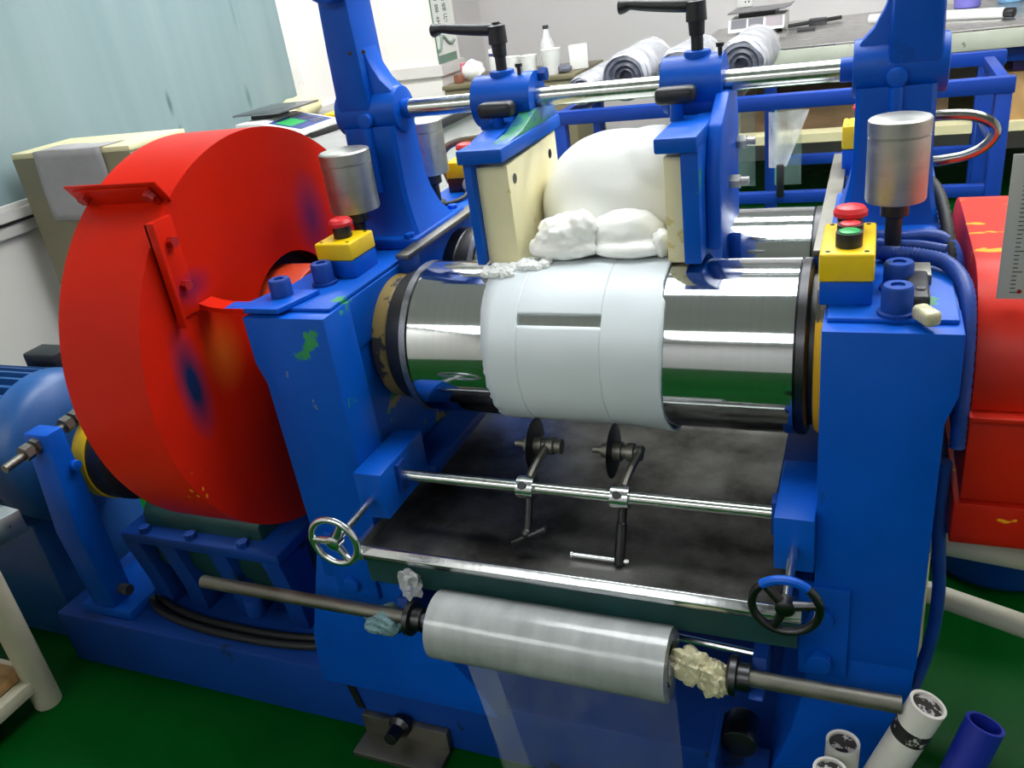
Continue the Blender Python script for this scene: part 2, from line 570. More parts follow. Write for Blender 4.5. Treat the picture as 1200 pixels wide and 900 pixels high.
def text_obj(name, body, size, mat, parent, origin, xdir, ydir, depth=0.0005, align='CENTER'):
    """lettering as a mesh lying in the plane spanned by xdir and ydir"""
    cu = bpy.data.curves.new('tmp_text', 'FONT')
    cu.body = body
    cu.size = size
    cu.align_x = align
    cu.align_y = 'CENTER'
    cu.extrude = depth
    to = bpy.data.objects.new('tmp_text', cu)
    COL.objects.link(to)
    bpy.context.view_layer.update()
    dg = bpy.context.evaluated_depsgraph_get()
    me0 = bpy.data.meshes.new_from_object(to.evaluated_get(dg))
    bpy.data.objects.remove(to)
    b = B()
    X, Y = Vector(xdir).normalized(), Vector(ydir).normalized()
    Z = X.cross(Y)
    mat4 = Matrix(((X.x, Y.x, Z.x, origin[0]), (X.y, Y.y, Z.y, origin[1]), (X.z, Y.z, Z.z, origin[2]), (0, 0, 0, 1)))
    me0.transform(mat4)
    b.bm.from_mesh(me0)
    bpy.data.meshes.remove(me0)
    if not b.bm.verts:
        return None
    return obj(name, b, mat, parent)

def struct(name, b, mat):
    return tag(obj(name, b, mat), kind='structure')

# ================================================================== THE ROOM
H = 2.8
struct('floor', B().box(-2.7, 2.6, -3.6, 5.65, -0.1, 0), M['floor'])
struct('ceiling', B().box(-2.7, 2.6, -3.6, 5.65, H, H + 0.1), M['ceiling'])
struct('wall_back', B().box(-2.7, 2.6, 5.55, 5.65, 0, H), M['wall_grey'])
struct('wall_right', B().box(2.5, 2.6, -3.5, 5.55, 0, H), M['wall'])
struct('wall_front', B().box(-2.7, 2.6, -3.6, -3.5, 0, H), M['wall_grey'])
wl = B().box(-2.7, -2.6, -3.5, 5.55, 0, H)
struct('wall_left', wl, M['wall'])
struct('wall_corner', B().box(-2.6, -2.29, 4.55, 4.83, 0, H), M['wall'])
struct('wall_recess', B().box(-2.6, -2.44, 4.83, 5.55, 0, H), M['wall_grey'])
struct('trim_1', B().prism([(-2.6, 4.55), (-2.29, 4.55), (-2.29, 4.83), (-2.44, 4.83), (-2.44, 4.85), (-2.27, 4.85), (-2.27, 4.53), (-2.6, 4.53)], 'z', 0.80, 0.86), M['trim'])
struct('trim_2', B().box(-2.6, -2.575, 3.6, 4.53, 0.765, 0.795), M['trim'])
w1 = struct('window_1', B().box(-2.6, -2.575, 1.2, 3.6, 0.72, 0.80), M['trim'])
obj('window_sill', B().box(-2.6, -2.56, 1.2, 3.6, 0.77, 0.8), M['trim'], w1)
obj('window_groove', B().box(-2.576, -2.57, 1.2, 3.6, 0.757, 0.765), M['dark_edge'], w1)

bl = thing('roller_blind', (-2.58, 2.4, 0.8), 'large teal roller blind covering the window on the left wall', 'blind')
obj('blind_fabric', B().grid(lambda u, v: Vector((-2.575 + 0.0015 * math.sin(u * 23), 1.15 + 2.41 * u, 0.81 + 1.8 * v)), 60, 4), M['blind'], bl)
obj('bottom_bar', B().box(-2.582, -2.568, 1.15, 3.56, 0.80, 0.82, 0.003), M['trim'], bl, label='white bottom bar')
obj('roller_tube', B().cyl((-2.56, 1.13, 2.62), (-2.56, 3.58, 2.62), 0.028), M['trim'], bl)
obj('bead_chain', B().tube([(-2.57, 3.585, 2.6), (-2.57, 3.585, 1.05), (-2.57, 3.59, 1.0), (-2.57, 3.605, 0.985), (-2.57, 3.62, 1.0), (-2.57, 3.625, 1.05), (-2.57, 3.625, 2.6)], 0.0025, 6), M['white_plastic'], bl)

# ceiling lights: flat panels in three rows
for (yy, hd, xs, m_, row) in ((1.65, 0.56, (-0.6, 0.8), 'lamp_wide', 'row above the mill'), (3.05, 0.29, (-1.75, -0.5, 0.8), 'lamp', 'row near the back wall'),
                              (-2.0, 0.62, (-1.85, -0.45), 'lamp_low', 'row behind the photographer')):
    for i, xx in enumerate(xs):
        which = ('left', 'middle', 'right')[i] if len(xs) == 3 else ('left', 'right')[i]
        t = thing('ceiling_light', (xx, yy, H - 0.04), 'flat white ceiling light panel, the %s one of the %s' % (which, row), 'ceiling light', 'ceiling light panels')
        obj('light_housing', B().box(xx - 0.62, xx + 0.62, yy - hd - 0.03, yy + hd + 0.03, H - 0.035, H, 0.006), M['trim'], t)
        obj('light_diffuser', B().box(xx - 0.59, xx + 0.59, yy - hd, yy + hd, H - 0.042, H - 0.034), M[m_], t)

# ================================================================== THE MILL
YR, ZR, RR = 1.106, 0.762, 0.12       # front roller axis and radius
YB = 1.352                            # back roller axis
ZT = 0.873                            # top of the side frames
mill = thing('two_roll_mill', (-0.37, 1.35, 0), 'blue two roll mill with polished steel rollers and red gear guards', 'machine')
mx = lambda x: -0.744 - x             # mirror to the other side frame

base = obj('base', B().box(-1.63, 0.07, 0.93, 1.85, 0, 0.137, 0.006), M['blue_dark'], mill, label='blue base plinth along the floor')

def frame(side):
    f = (lambda x: x) if side > 0 else mx
    def bx(b, x0, x1, *a, **k):
        q0, q1 = sorted((f(x0), f(x1)))
        return b.box(q0, q1, *a, **k)
    b = B()
    bx(b, -0.0432, 0.0962, 0.96, 1.72, 0.795, ZT - 0.0004, 0.002)            # cap rail
    prof = [(-0.044, 0.40), (0.082, 0.40), (0.086, 0.765), (0.097, 0.80), (0.097, ZT), (-0.044, ZT)]
    b.prism([(f(x), z) for x, z in prof], 'y', 0.905, 0.975, 0.0015)   # front post
    bx(b, -0.044, 0.086, 1.62, 1.715, 0.40, 0.80, 0.002)
    bx(b, -0.036, 0.075, 0.94, 1.68, 0.40, 0.80)                  # recessed web
    o = obj('side_frame', b, M['blue'] if side > 0 else M['blue_chip'], mill,
            label=('right' if side > 0 else 'left') + ' blue side frame')
    # spreading foot
    pts = ([(0.0835, 0.46), (-0.044, 0.46), (-0.048, 0.40), (-0.055, 0.33), (-0.07, 0.25), (-0.09, 0.18), (-0.105, 0.137), (0.07, 0.137), (0.075, 0.25)] if side > 0 else
           [(0.084, 0.46), (-0.044, 0.46), (-0.058, 0.42), (-0.085, 0.34), (-0.13, 0.25), (-0.18, 0.18), (-0.20, 0.137), (0.161, 0.137), (0.15, 0.25)])
    obj('frame_foot', B().prism([(f(x), z) for x, z in pts], 'y', 0.907, 1.65, 0.003), M['blue'], o)
    # bearing cap plate and its bolts
    q0, q1 = sorted((f(-0.04), f(0.093)))
    obj('cap_plate', B().box(q0, q1, 0.93, 1.70, ZT, ZT + 0.006, 0.002), M['blue_chip'], o)
    for (x, y) in (((0.031, 0.945), (0.033, 1.02)) if side > 0 else ((-0.803, 0.96), (-0.775, 1.03))):
        bb = B().lathe([(0, 0.020), (0.004, 0.020), (0.005, 0.0165), (0.031, 0.0165), (0.034, 0.0145), (0.034, 0.0075), (0.031, 0.0075), (0.031, 0)], (x, y, ZT + 0.006), (0, 0, 1), 24, cap=False)
        obj('cap_screw', bb, M['blue_dark'], o, label='socket head cap screw')
    return o
fr = frame(1)
fl = frame(-1)
# knob bolts on the front of the right frame and the slot and floor plate of the left one
for z in (0.475, 0.40):
    obj('clamp_bolt', B().cyl((-0.035, 0.912, z), (-0.035, 0.885, z), 0.0165, 18, 0.003), M['blue'], fr)
obj('clamp_plate', B().box(-0.062, 0.0, 0.898, 0.912, 0.37, 0.52, 0.003), M['blue'], fr)
obj('clamp_bolt', B().cyl((-0.765, 0.912, 0.40), (-0.765, 0.89, 0.40), 0.014, 18, 0.003), M['blue'], fl)
obj('clamp_plate', B().box(-0.80, -0.72, 0.898, 0.912, 0.37, 0.50, 0.003), M['blue'], fl)
obj('foot_slot', B().prism([(-0.872, 0.135), (-0.858, 0.135), (-0.842, 0.06), (-0.858, 0.06)], 'y', 0.9255, 0.932), M['black'], base)
b = B().box(-0.845, -0.665, 0.865, 0.93, 0.0, 0.012, 0.002)
b.box(-0.845, -0.665, 0.915, 0.93, 0.0, 0.055, 0.002)
fp = obj('floor_anchor', b, M['steel_dull'], base, label='grey floor anchor bracket under the left frame')
obj('anchor_bolt', B().lathe([(0, 0.022), (0.012, 0.022), (0.02, 0.014), (0.045, 0.012), (0.047, 0)], (-0.757, 0.917, 0.055), (0, -1, 0.15), 18), M['dark_steel'], base)
b = B().box(-0.175, -0.10, 0.83, 0.93, 0.16, 0.172, 0.002)
b.box(-0.175, -0.165, 0.83, 0.93, 0.10, 0.24, 0.002)
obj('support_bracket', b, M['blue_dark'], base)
obj('anchor_bolt', B().cyl((-0.14, 0.93, 0.225), (-0.14, 0.88, 0.225), 0.026, 22, 0.004), M['dark_steel'], base)
obj('bottom_rail', B().cyl((-0.55, 1.02, 0.30), (-0.12, 1.02, 0.27), 0.006, 10), M['chrome'], base)

# rollers
def roller(y):
    o = obj('roller', B().lathe([(0, RR - 0.003), (0.003, RR), (0.55, RR), (0.553, RR - 0.003)], (-0.631, y, ZR), (1, 0, 0), 128), M['roller'], mill,
            label=('front' if y < 1.2 else 'back') + ' polished steel roller')
    obj('end_flange', B().lathe([(0, RR - 0.006), (0.003, RR + 0.0005), (0.013, RR + 0.0005), (0.013, 0.05)], (-0.6445, y, ZR), (1, 0, 0), 96), M['roll_end'], o)
    obj('end_flange', B().lathe([(0, 0.05), (0, RR + 0.0005), (0.010, RR + 0.0005), (0.014, RR - 0.006)], (-0.078, y, ZR), (1, 0, 0), 96), M['dark_steel'], o)
    obj('neck', B().cyl((-0.84, y, ZR), (0.09, y, ZR), 0.06, 32), M['dark_steel'], o)
    obj('bearing_ring', B().lathe([(0, RR - 0.019), (0.020, RR - 0.019), (0.026, RR - 0.024), (0.026, 0.06)], (-0.70, y, ZR), (1, 0, 0), 64), M['yellow_metal'] if y < 1.2 else M['dark_steel'], o, label='grimy yellow bearing ring' if y < 1.2 else None)
    obj('seal_ring', B().cyl((-0.674, y, ZR), (-0.645, y, ZR), RR - 0.016, 48), M['black'], o)
    obj('bearing_ring', B().lathe([(0, 0.06), (0, RR - 0.008), (0.006, RR - 0.002), (0.012, RR - 0.002)], (-0.057, y, ZR), (1, 0, 0), 64), M['yellow_ring'], o, label='yellow painted bearing ring')
    obj('seal_ring', B().cyl((-0.066, y, ZR), (-0.05, y, ZR), RR - 0.014, 48), M['black'], o)
roller(YR)
roller(YB)
# wiper strips lying along the inner edges of the frames
for s_, f in (('left', lambda x: x), ('right', mx)):
    q0, q1 = sorted((f(-0.70), f(-0.676)))
    o = obj('wiper_strip', B().box(q0, q1, 1.125, 1.68, 0.884, 0.892, 0.001), M['steel_dull'], mill)
    q0, q1 = sorted((f(-0.70), f(-0.678)))
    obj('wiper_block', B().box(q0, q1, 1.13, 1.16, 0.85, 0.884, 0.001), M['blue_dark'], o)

# uprights that carry the tie shaft
YS, ZS = 1.265, 1.095
def upright(side):
    f = (lambda x: x) if side > 0 else mx
    o = obj('upright', B().prism([(f(x), z) for x, z in
            [(0.068, 1.05), (0.072, 1.10), (0.070, 1.20), (0.061, 1.448), (0.020, 1.448),
             (0.0145, 1.20), (0.004, 1.168), (-0.008, 1.145), (-0.024, 1.128), (-0.024, 1.05)]], 'y', 1.243, 1.287, 0.002),
            M['blue'], mill, label=('right' if side > 0 else 'left') + ' blue upright holding the tie shaft')
    obj('column', B().loft([(0.893, -0.047, 0.085, 1.208, 1.362), (0.905, -0.042, 0.082, 1.212, 1.346), (0.925, -0.035, 0.0775, 1.217, 1.330), (0.955, -0.029, 0.073, 1.221, 1.318),
                            (0.985, -0.026, 0.071, 1.223, 1.311), (1.03, -0.026, 0.070, 1.224, 1.308), (1.075, -0.026, 0.070, 1.225, 1.306)], f), M['blue'], o)
    obj('web', B().prism([(f(x), z) for x, z in [(0.010, 1.10), (0.074, 1.10), (0.072, 1.20), (0.063, 1.45), (0.018, 1.45), (0.013, 1.20)]], 'y', 1.226, 1.304, 0.008), M['blue'], o)
    obj('shaft_boss', B().cyl((f(-0.031), YS, ZS), (f(0.082), YS, ZS), 0.037, 40, 0.003), M['blue'], o)
    q0, q1 = sorted((f(-0.05), f(0.085)))
    obj('foot_plate', B().box(q0, q1, 1.190, 1.385, ZT + 0.006, 0.898, 0.004), M['blue'], o)
    obj('rib', B().cyl((f(0.022), 1.222, 0.97), (f(0.022), 1.222, 1.075), 0.009, 14), M['blue'], o)
    obj('lock_screw', B().cyl((f(0.022), 1.235, 1.086), (f(0.022), 1.218, 1.086), 0.013, 18, 0.003), M['blue'], o)
    obj('top_boss', B().cyl((f(0.036), 1.20, 1.305), (f(0.036), 1.33, 1.305), 0.04, 32, 0.003), M['blue'], o)
    for y in (1.200, 1.372):
        obj('foot_bolt', B().cyl((f(-0.033), y, 0.898), (f(-0.033), y, 0.905), 0.0095, 6, 0.001), M['blue'], o)
    return o
ur = upright(1)
ul = upright(-1)
for x in (-0.770, -0.745):
    obj('screw_hole', B().cyl((x, 1.2262, 1.19), (x, 1.2252, 1.19), 0.0035, 12), M['black'], ul)
o = obj('tie_shaft', B().cyl((-0.70, YS, ZS), (-0.047, YS, ZS), 0.0145, 48), M['shaft'], mill, label='ground steel tie shaft across the top')
obj('shaft_neck', B().cyl((-0.722, YS, ZS), (-0.7, YS, ZS), 0.0158, 32), M['blue'], o)
obj('shaft_neck', B().cyl((-0.047, YS, ZS), (-0.026, YS, ZS), 0.0158, 32), M['blue'], o)

# left gear guard (drum round the front roller's gear)
XG, RG = -0.92, 0.339
def arc(cy, cz, r, a0, a1, n):
    return [(cy + r * math.cos(math.radians(a0 + (a1 - a0) * i / n)), cz + r * math.sin(math.radians(a0 + (a1 - a0) * i / n))) for i in range(n + 1)]
b = B()
n = 120
ro = [b.bm.verts.new((XG, y, z)) for y, z in arc(1.104, 0.767, RG, 0, 360 * (n - 1) / n, n - 1)]
rb = [b.bm.verts.new((-1.075, y, z)) for y, z in arc(1.104, 0.767, RG, 0, 360 * (n - 1) / n, n - 1)]
rh = [b.bm.verts.new((XG, y, z)) for y, z in arc(1.135, 0.765, 0.128, 0, 360 * (n - 1) / n, n - 1)]
rh2 = [b.bm.verts.new((XG - 0.004, y, z)) for y, z in arc(1.135, 0.765, 0.128, 0, 360 * (n - 1) / n, n - 1)]
for i in range(n):
    j = (i + 1) % n
    b.bm.faces.new((ro[i], ro[j], rh[j], rh[i]))
    b.bm.faces.new((rb[i], rb[j], ro[j], ro[i]))
    b.bm.faces.new((rh[i], rh[j], rh2[j], rh2[i]))
b.bm.faces.new(rb)
gl = obj('gear_guard', b, M['red'], mill, label='big round red gear guard on the left')
a = math.radians(124)
fy, fz = 1.104 + RG * math.cos(a), 0.767 + RG * math.sin(a)
rm = Matrix.Rotation(a, 3, 'X')
obj('seam_flange', B().box(-1.09, -0.915, fy - 0.004, fy + 0.036, fz - 0.0028, fz + 0.0, 0.0008, rot=rm, piv=(-1, fy, fz)), M['red'], gl)
obj('seam_flange', B().box(-1.075, -0.93, fy - 0.004, fy + 0.030, fz + 0.0012, fz + 0.004, 0.0008, rot=rm, piv=(-1, fy, fz)), M['red'], gl)
for x in (-1.06, -0.935):
    c = Vector((x, fy + 0.018 * math.cos(a), fz + 0.018 * math.sin(a)))
    n = Vector((0, -math.sin(a), math.cos(a)))
    obj('flange_bolt', B().cyl(c + n * 0.004, c + n * 0.014, 0.0085, 6), M['dark_red'], gl)
obj('hub', B().cyl((-0.96, 1.125, 0.765), (-0.862, 1.125, 0.765), 0.108, 48, 0.004), M['orange_red'], gl, label='orange red hub inside the guard opening')
obj('guard_opening', B().cyl((-1.0, 1.135, 0.765), (-0.945, 1.135, 0.765), 0.126, 48), M['black'], gl, label='black inside of the guard opening')
# bracket that ties the guard to the frame
b = B().box(-0.920, -0.902, 0.856, 0.862, 0.875, 1.03, 0.001)
b.box(-0.920, -0.913, 0.856, 0.905, 0.885, 1.03, 0.002)
br = obj('guard_bracket', b, M['red'], gl)
for z in (0.995, 0.93):
    obj('bracket_bolt', B().cyl((-0.913, 0.887, z), (-0.903, 0.887, z), 0.008, 6), M['dark_red'], gl)
obj('bracket_arm', B().prism([(-0.915, 0.884), (-0.915, 0.894), (-0.896, 0.889), (-0.872, 0.8865), (-0.835, 0.8865), (-0.835, 0.879), (-0.872, 0.879)], 'y', 0.905, 0.935), M['red'], gl)
obj('bracket_tab', B().prism([(-0.872, 0.906), (-0.775, 0.906), (-0.755, 0.985), (-0.83, 0.985), (-0.845, 0.934), (-0.872, 0.934)], 'z', 0.879, 0.8868, 0.001), M['blue'], fl)

# right gear guard, two gears side by side
gr_r = 0.127
pts = arc(1.351, 0.762, gr_r, 0, 90, 16) + arc(1.106, 0.762, gr_r, 90, 180, 16) + [(0.979, 0.745), (1.478, 0.745)]
gr = obj('gear_guard', B().prism(pts, 'x', 0.118, 0.46, 0.0015), M['red_right'], mill, label='red gear guard on the right')
obj('seam_flange', B().box(0.116, 0.46, 0.962, 1.49, 0.738, 0.7445, 0.001), M['red_right'], gr)
obj('lower_half', B().prism([(0.978, 0.738), (0.978, 0.66), (0.985, 0.617), (1.46, 0.617), (1.474, 0.66), (1.474, 0.738)], 'x', 0.118, 0.46, 0.002), M['red_right'], gr)
obj('oil_pan', B().prism([(0.982, 0.612), (0.986, 0.56), (0.992, 0.545), (1.46, 0.545), (1.462, 0.612)], 'x', 0.112, 0.46, 0.002), M['red_right'], gr)

# gearbox, brake drum and struts left of the frame
gb = obj('gearbox', B().prism([(1.02, 0.26), (1.02, 0.38), (1.06, 0.415), (1.30, 0.415), (1.34, 0.38), (1.34, 0.137), (1.08, 0.137)], 'x', -1.36, -1.06, 0.008), M['dull_green'], mill, label='dark green gearbox under the red guard')
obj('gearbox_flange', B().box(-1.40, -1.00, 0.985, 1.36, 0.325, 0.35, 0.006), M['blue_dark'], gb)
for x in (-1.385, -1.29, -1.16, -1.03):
    obj('gearbox_rib', B().prism([(0.99, 0.326), (1.08, 0.326), (1.08, 0.137), (1.02, 0.137), (1.015, 0.20)], 'x', x - 0.022, x + 0.022, 0.003), M['blue_dark'], gb)  # darker blue paints in the shade under the guard
for x in (-1.34, -1.22, -1.09):
    obj('gearbox_bolt', B().cyl((x, 1.0, 0.35), (x, 1.0, 0.362), 0.012, 6), M['blue_dark'], gb)
obj('oil_filler', B().cyl((-1.10, 0.99, 0.19), (-1.10, 0.99, 0.23), 0.02, 18, 0.003), M['blue_dark'], gb)
YD, ZD = 1.12, 0.46
bd = obj('brake_drum', B().lathe([(0, 0.04), (0, 0.098), (0.012, 0.102), (0.075, 0.102), (0.075, 0.07), (0.13, 0.055), (0.13, 0)], (-1.50, YD, ZD), (1, 0, 0), 48), M['black'], mill, label='dark brake drum with a yellow rim')
obj('drum_rim', B().ring((-1.503, YD, ZD), (-1.468, YD, ZD), 0.1045, 0.09, 48), M['yellow'], bd, label='yellow rim')
obj('drive_shaft', B().cyl((-1.62, YD, ZD), (-1.0, YD, ZD), 0.025, 20), M['dark_steel'], bd)
def arm(y0, y1, s_):
    return B().prism([(y0, 0.16), (y0 + 0.055 * s_, 0.16), (y1 + 0.03 * s_, 0.52), (y1 + 0.03 * s_, 0.585), (y1 - 0.01 * s_, 0.585), (y0 - 0.012 * s_, 0.36)], 'x', -1.53, -1.465, 0.004)
ba = obj('brake_arm', arm(0.955, 0.975, 1), M['blue'], bd, label='blue brake arm')
obj('brake_arm', arm(1.285, 1.265, -1), M['blue'], bd, label='blue brake arm')
obj('arm_bolt', B().cyl((-1.465, 0.995, 0.50), (-1.453, 0.995, 0.50), 0.011, 18, 0.002), M['blue'], bd)
obj('arm_pivot', B().cyl((-1.54, 0.985, 0.19), (-1.44, 0.985, 0.19), 0.012, 12), M['steel_dull'], bd)
obj('arm_foot', B().box(-1.56, -1.42, 0.95, 1.29, 0.137, 0.16, 0.004), M['blue'], bd)
obj('brake_rod', B().cyl((-1.50, 0.885, 0.555), (-1.50, 1.31, 0.585), 0.009, 12), M['steel_dull'], bd)
for y in (0.93, 0.955, 1.03, 1.055):
    obj('rod_nut', B().cyl((-1.50, y, 0.558 + (y - 0.9) * 0.07), (-1.50, y + 0.018, 0.559 + (y - 0.9) * 0.07), 0.017, 6), M['steel_dull'], bd)

# ------------------------------------------------------------------ motor
mo = thing('electric_motor', (-1.83, 1.12, 0.0), 'dark blue finned electric motor at the left end of the base', 'motor')
RM = 0.165
obj('end_bell', B().lathe([(0, 0.05), (0.0, 0.10), (0.012, 0.118), (0.02, 0.148), (0.035, 0.162), (0.06, RM + 0.006), (0.085, RM + 0.006), (0.09, RM - 0.01)], (-1.59, YD, ZD), (-1, 0, 0), 64), M['blue_motor'], mo)
obj('body', B().cyl((-2.05, YD, ZD), (-1.675, YD, ZD), RM - 0.03, 48), M['blue_motor'], mo)
for i in range(26):
    a = math.radians(-30 + i * 240 / 25)
    c, s_ = math.cos(a), math.sin(a)
    b = B()
    r0, r1, w_ = RM - 0.034, RM + 0.004, 0.0035
    vs = []
    for x in (-2.04, -1.68):
        for (r_, t_) in ((r0, -w_), (r1, -w_), (r1, w_), (r0, w_)):
            vs.append((x, YD + c * r_ - s_ * t_, ZD + s_ * r_ + c * t_))
    b._faces(vs, [(0, 1, 2, 3), (7, 6, 5, 4), (0, 4, 5, 1), (1, 5, 6, 2), (2, 6, 7, 3), (3, 7, 4, 0)])
    obj('cooling_fin', b, M['blue_motor'], mo)
obj('terminal_box', B().box(-1.80, -1.70, 1.21, 1.27, ZD + RM - 0.03, ZD + RM + 0.01, 0.006), M['black'], mo)
obj('motor_foot', B().box(-2.03, -1.66, 0.98, 1.26, 0.0, 0.33, 0.01), M['blue_motor'], mo)

# ------------------------------------------------------------------ control boxes on the frames
ZC = ZT + 0.006
def control_box(x0, x1, y0, y1, h, label, kind, lower=0.028, up_mat=None):
    t = thing('control_box', ((x0 + x1) / 2, (y0 + y1) / 2, ZC), label, 'control box')
    obj('back_shell', B().box(x0 + 0.001, x1 - 0.001, y0 + 0.001, y1 - 0.001, ZC, ZC + lower, 0.002), M['blue'] if kind != 'rear' else M['black'], t, label='blue painted lower shell' if kind != 'rear' else 'black lower shell')
    c = obj('cover', B().box(x0, x1, y0, y1, ZC + lower, ZC + h, 0.0035, 3), M['yellow'], t, label='yellow cover')
    cx, cy = (x0 + x1) / 2, (y0 + y1) / 2
    zt = ZC + h
    for sx in (-1, 1):
        for sy in (-1, 1):
            obj('cover_screw', B().cyl((cx + sx * ((x1 - x0) / 2 - 0.009), cy + sy * ((y1 - y0) / 2 - 0.009), zt - 0.001), (cx + sx * ((x1 - x0) / 2 - 0.009), cy + sy * ((y1 - y0) / 2 - 0.009), zt + 0.0006), 0.0028, 10), M['black'], c)
    def mush(x, y):
        s1 = obj('emergency_button', B().lathe([(0, 0.014), (0.001, 0.019), (0.006, 0.0195), (0.011, 0.016), (0.0135, 0.008), (0.014, 0)], (x, y, zt + 0.018), (0, 0, 1), 28), M['red_button'], t, label='red mushroom button')
        obj('button_collar', B().cyl((x, y, zt), (x, y, zt + 0.0185), 0.0145, 24, 0.001), M['black'], s1)
    if kind == 'twin':
        mush(cx, cy + 0.028)
        for (dy, m_, nm) in ((0.0, M['red_button'], 'stop_button'), (-0.03, M['green_button'], 'start_button')):
            s2 = obj(nm, B().cyl((cx + 0.001, cy + dy, zt + 0.014), (cx + 0.001, cy + dy, zt + 0.0185), 0.0118, 22, 0.002), m_, t, label=('red' if 'stop' in nm else 'green') + ' push button')
            obj('button_collar', B().ring((cx + 0.001, cy + dy, zt), (cx + 0.001, cy + dy, zt + 0.0165), 0.0145, 0.0119, 24), M['black'], s2)
            obj('button_base', B().cyl((cx + 0.001, cy + dy, zt), (cx + 0.001, cy + dy, zt + 0.0135), 0.0118, 22), M['black'], s2)
    else:
        mush(cx, cy)
    return t
control_box(-0.052, 0.007, 0.965, 1.085, 0.062, 'yellow control box with red and green buttons on the right frame', 'twin')
control_box(-0.796, -0.731, 1.052, 1.125, 0.056, 'yellow box with one red button on the front of the left frame', 'single')
control_box(-0.812, -0.742, 1.56, 1.635, 0.062, 'yellow box with red button at the rear of the left frame', 'rear')
control_box(-0.052, 0.015, 1.56, 1.63, 0.085, 'yellow box mostly hidden behind the right upright', 'single', 0.045)
t = tag(obj('cable_gland', B().lathe([(0, 0.013), (0.012, 0.013), (0.013, 0.017), (0.025, 0.017), (0.032, 0.011), (0.04, 0.008)], (-0.752, 1.56, 0.905), (0.15, -1, -0.35), 18), M['galv']),
        'silver cable gland on the rear left control box', 'cable gland')

# ------------------------------------------------------------------ grease cups
def grease_cup(x, y, z0, z1, r, label):
    t = thing('grease_cup', (x, y, ZC), label, 'grease cup', 'turned steel grease cups on the frames')
    L = z1 - z0
    obj('cup_body', B().lathe([(0, r * 0.55), (0.001, r * 0.97), (0.004, r), (L * 0.78, r), (L * 0.785, r - 0.0012), (L * 0.80, r - 0.0012)], (x, y, z0), (0, 0, 1), 48), M['galv'], t)
    obj('cup_lid', B().lathe([(0, r - 0.0005), (0.001, r + 0.0006), (L * 0.2 - 0.003, r + 0.0006), (L * 0.2 - 0.0008, r - 0.0015), (L * 0.2, r - 0.004), (L * 0.2 + 0.0005, 0)], (x, y, z0 + L * 0.8), (0, 0, 1), 48), M['galv'], t)
    obj('cup_stem', B().lathe([(0, 0.018), (0.006, 0.018), (0.008, 0.010), (z0 - ZC - 0.022, 0.010), (z0 - ZC - 0.018, 0.017), (z0 - ZC, 0.017)], (x, y, ZC), (0, 0, 1), 20), M['black'], t, label='black threaded stem')
grease_cup(0.027, 1.135, 0.953, 1.055, 0.0355, 'steel grease cup in front of the right upright')
grease_cup(-0.777, 1.16, 0.958, 1.055, 0.040, 'steel grease cup behind the front left yellow box')
grease_cup(-0.797, 1.475, 0.94, 1.043, 0.0345, 'steel grease cup behind the left upright')

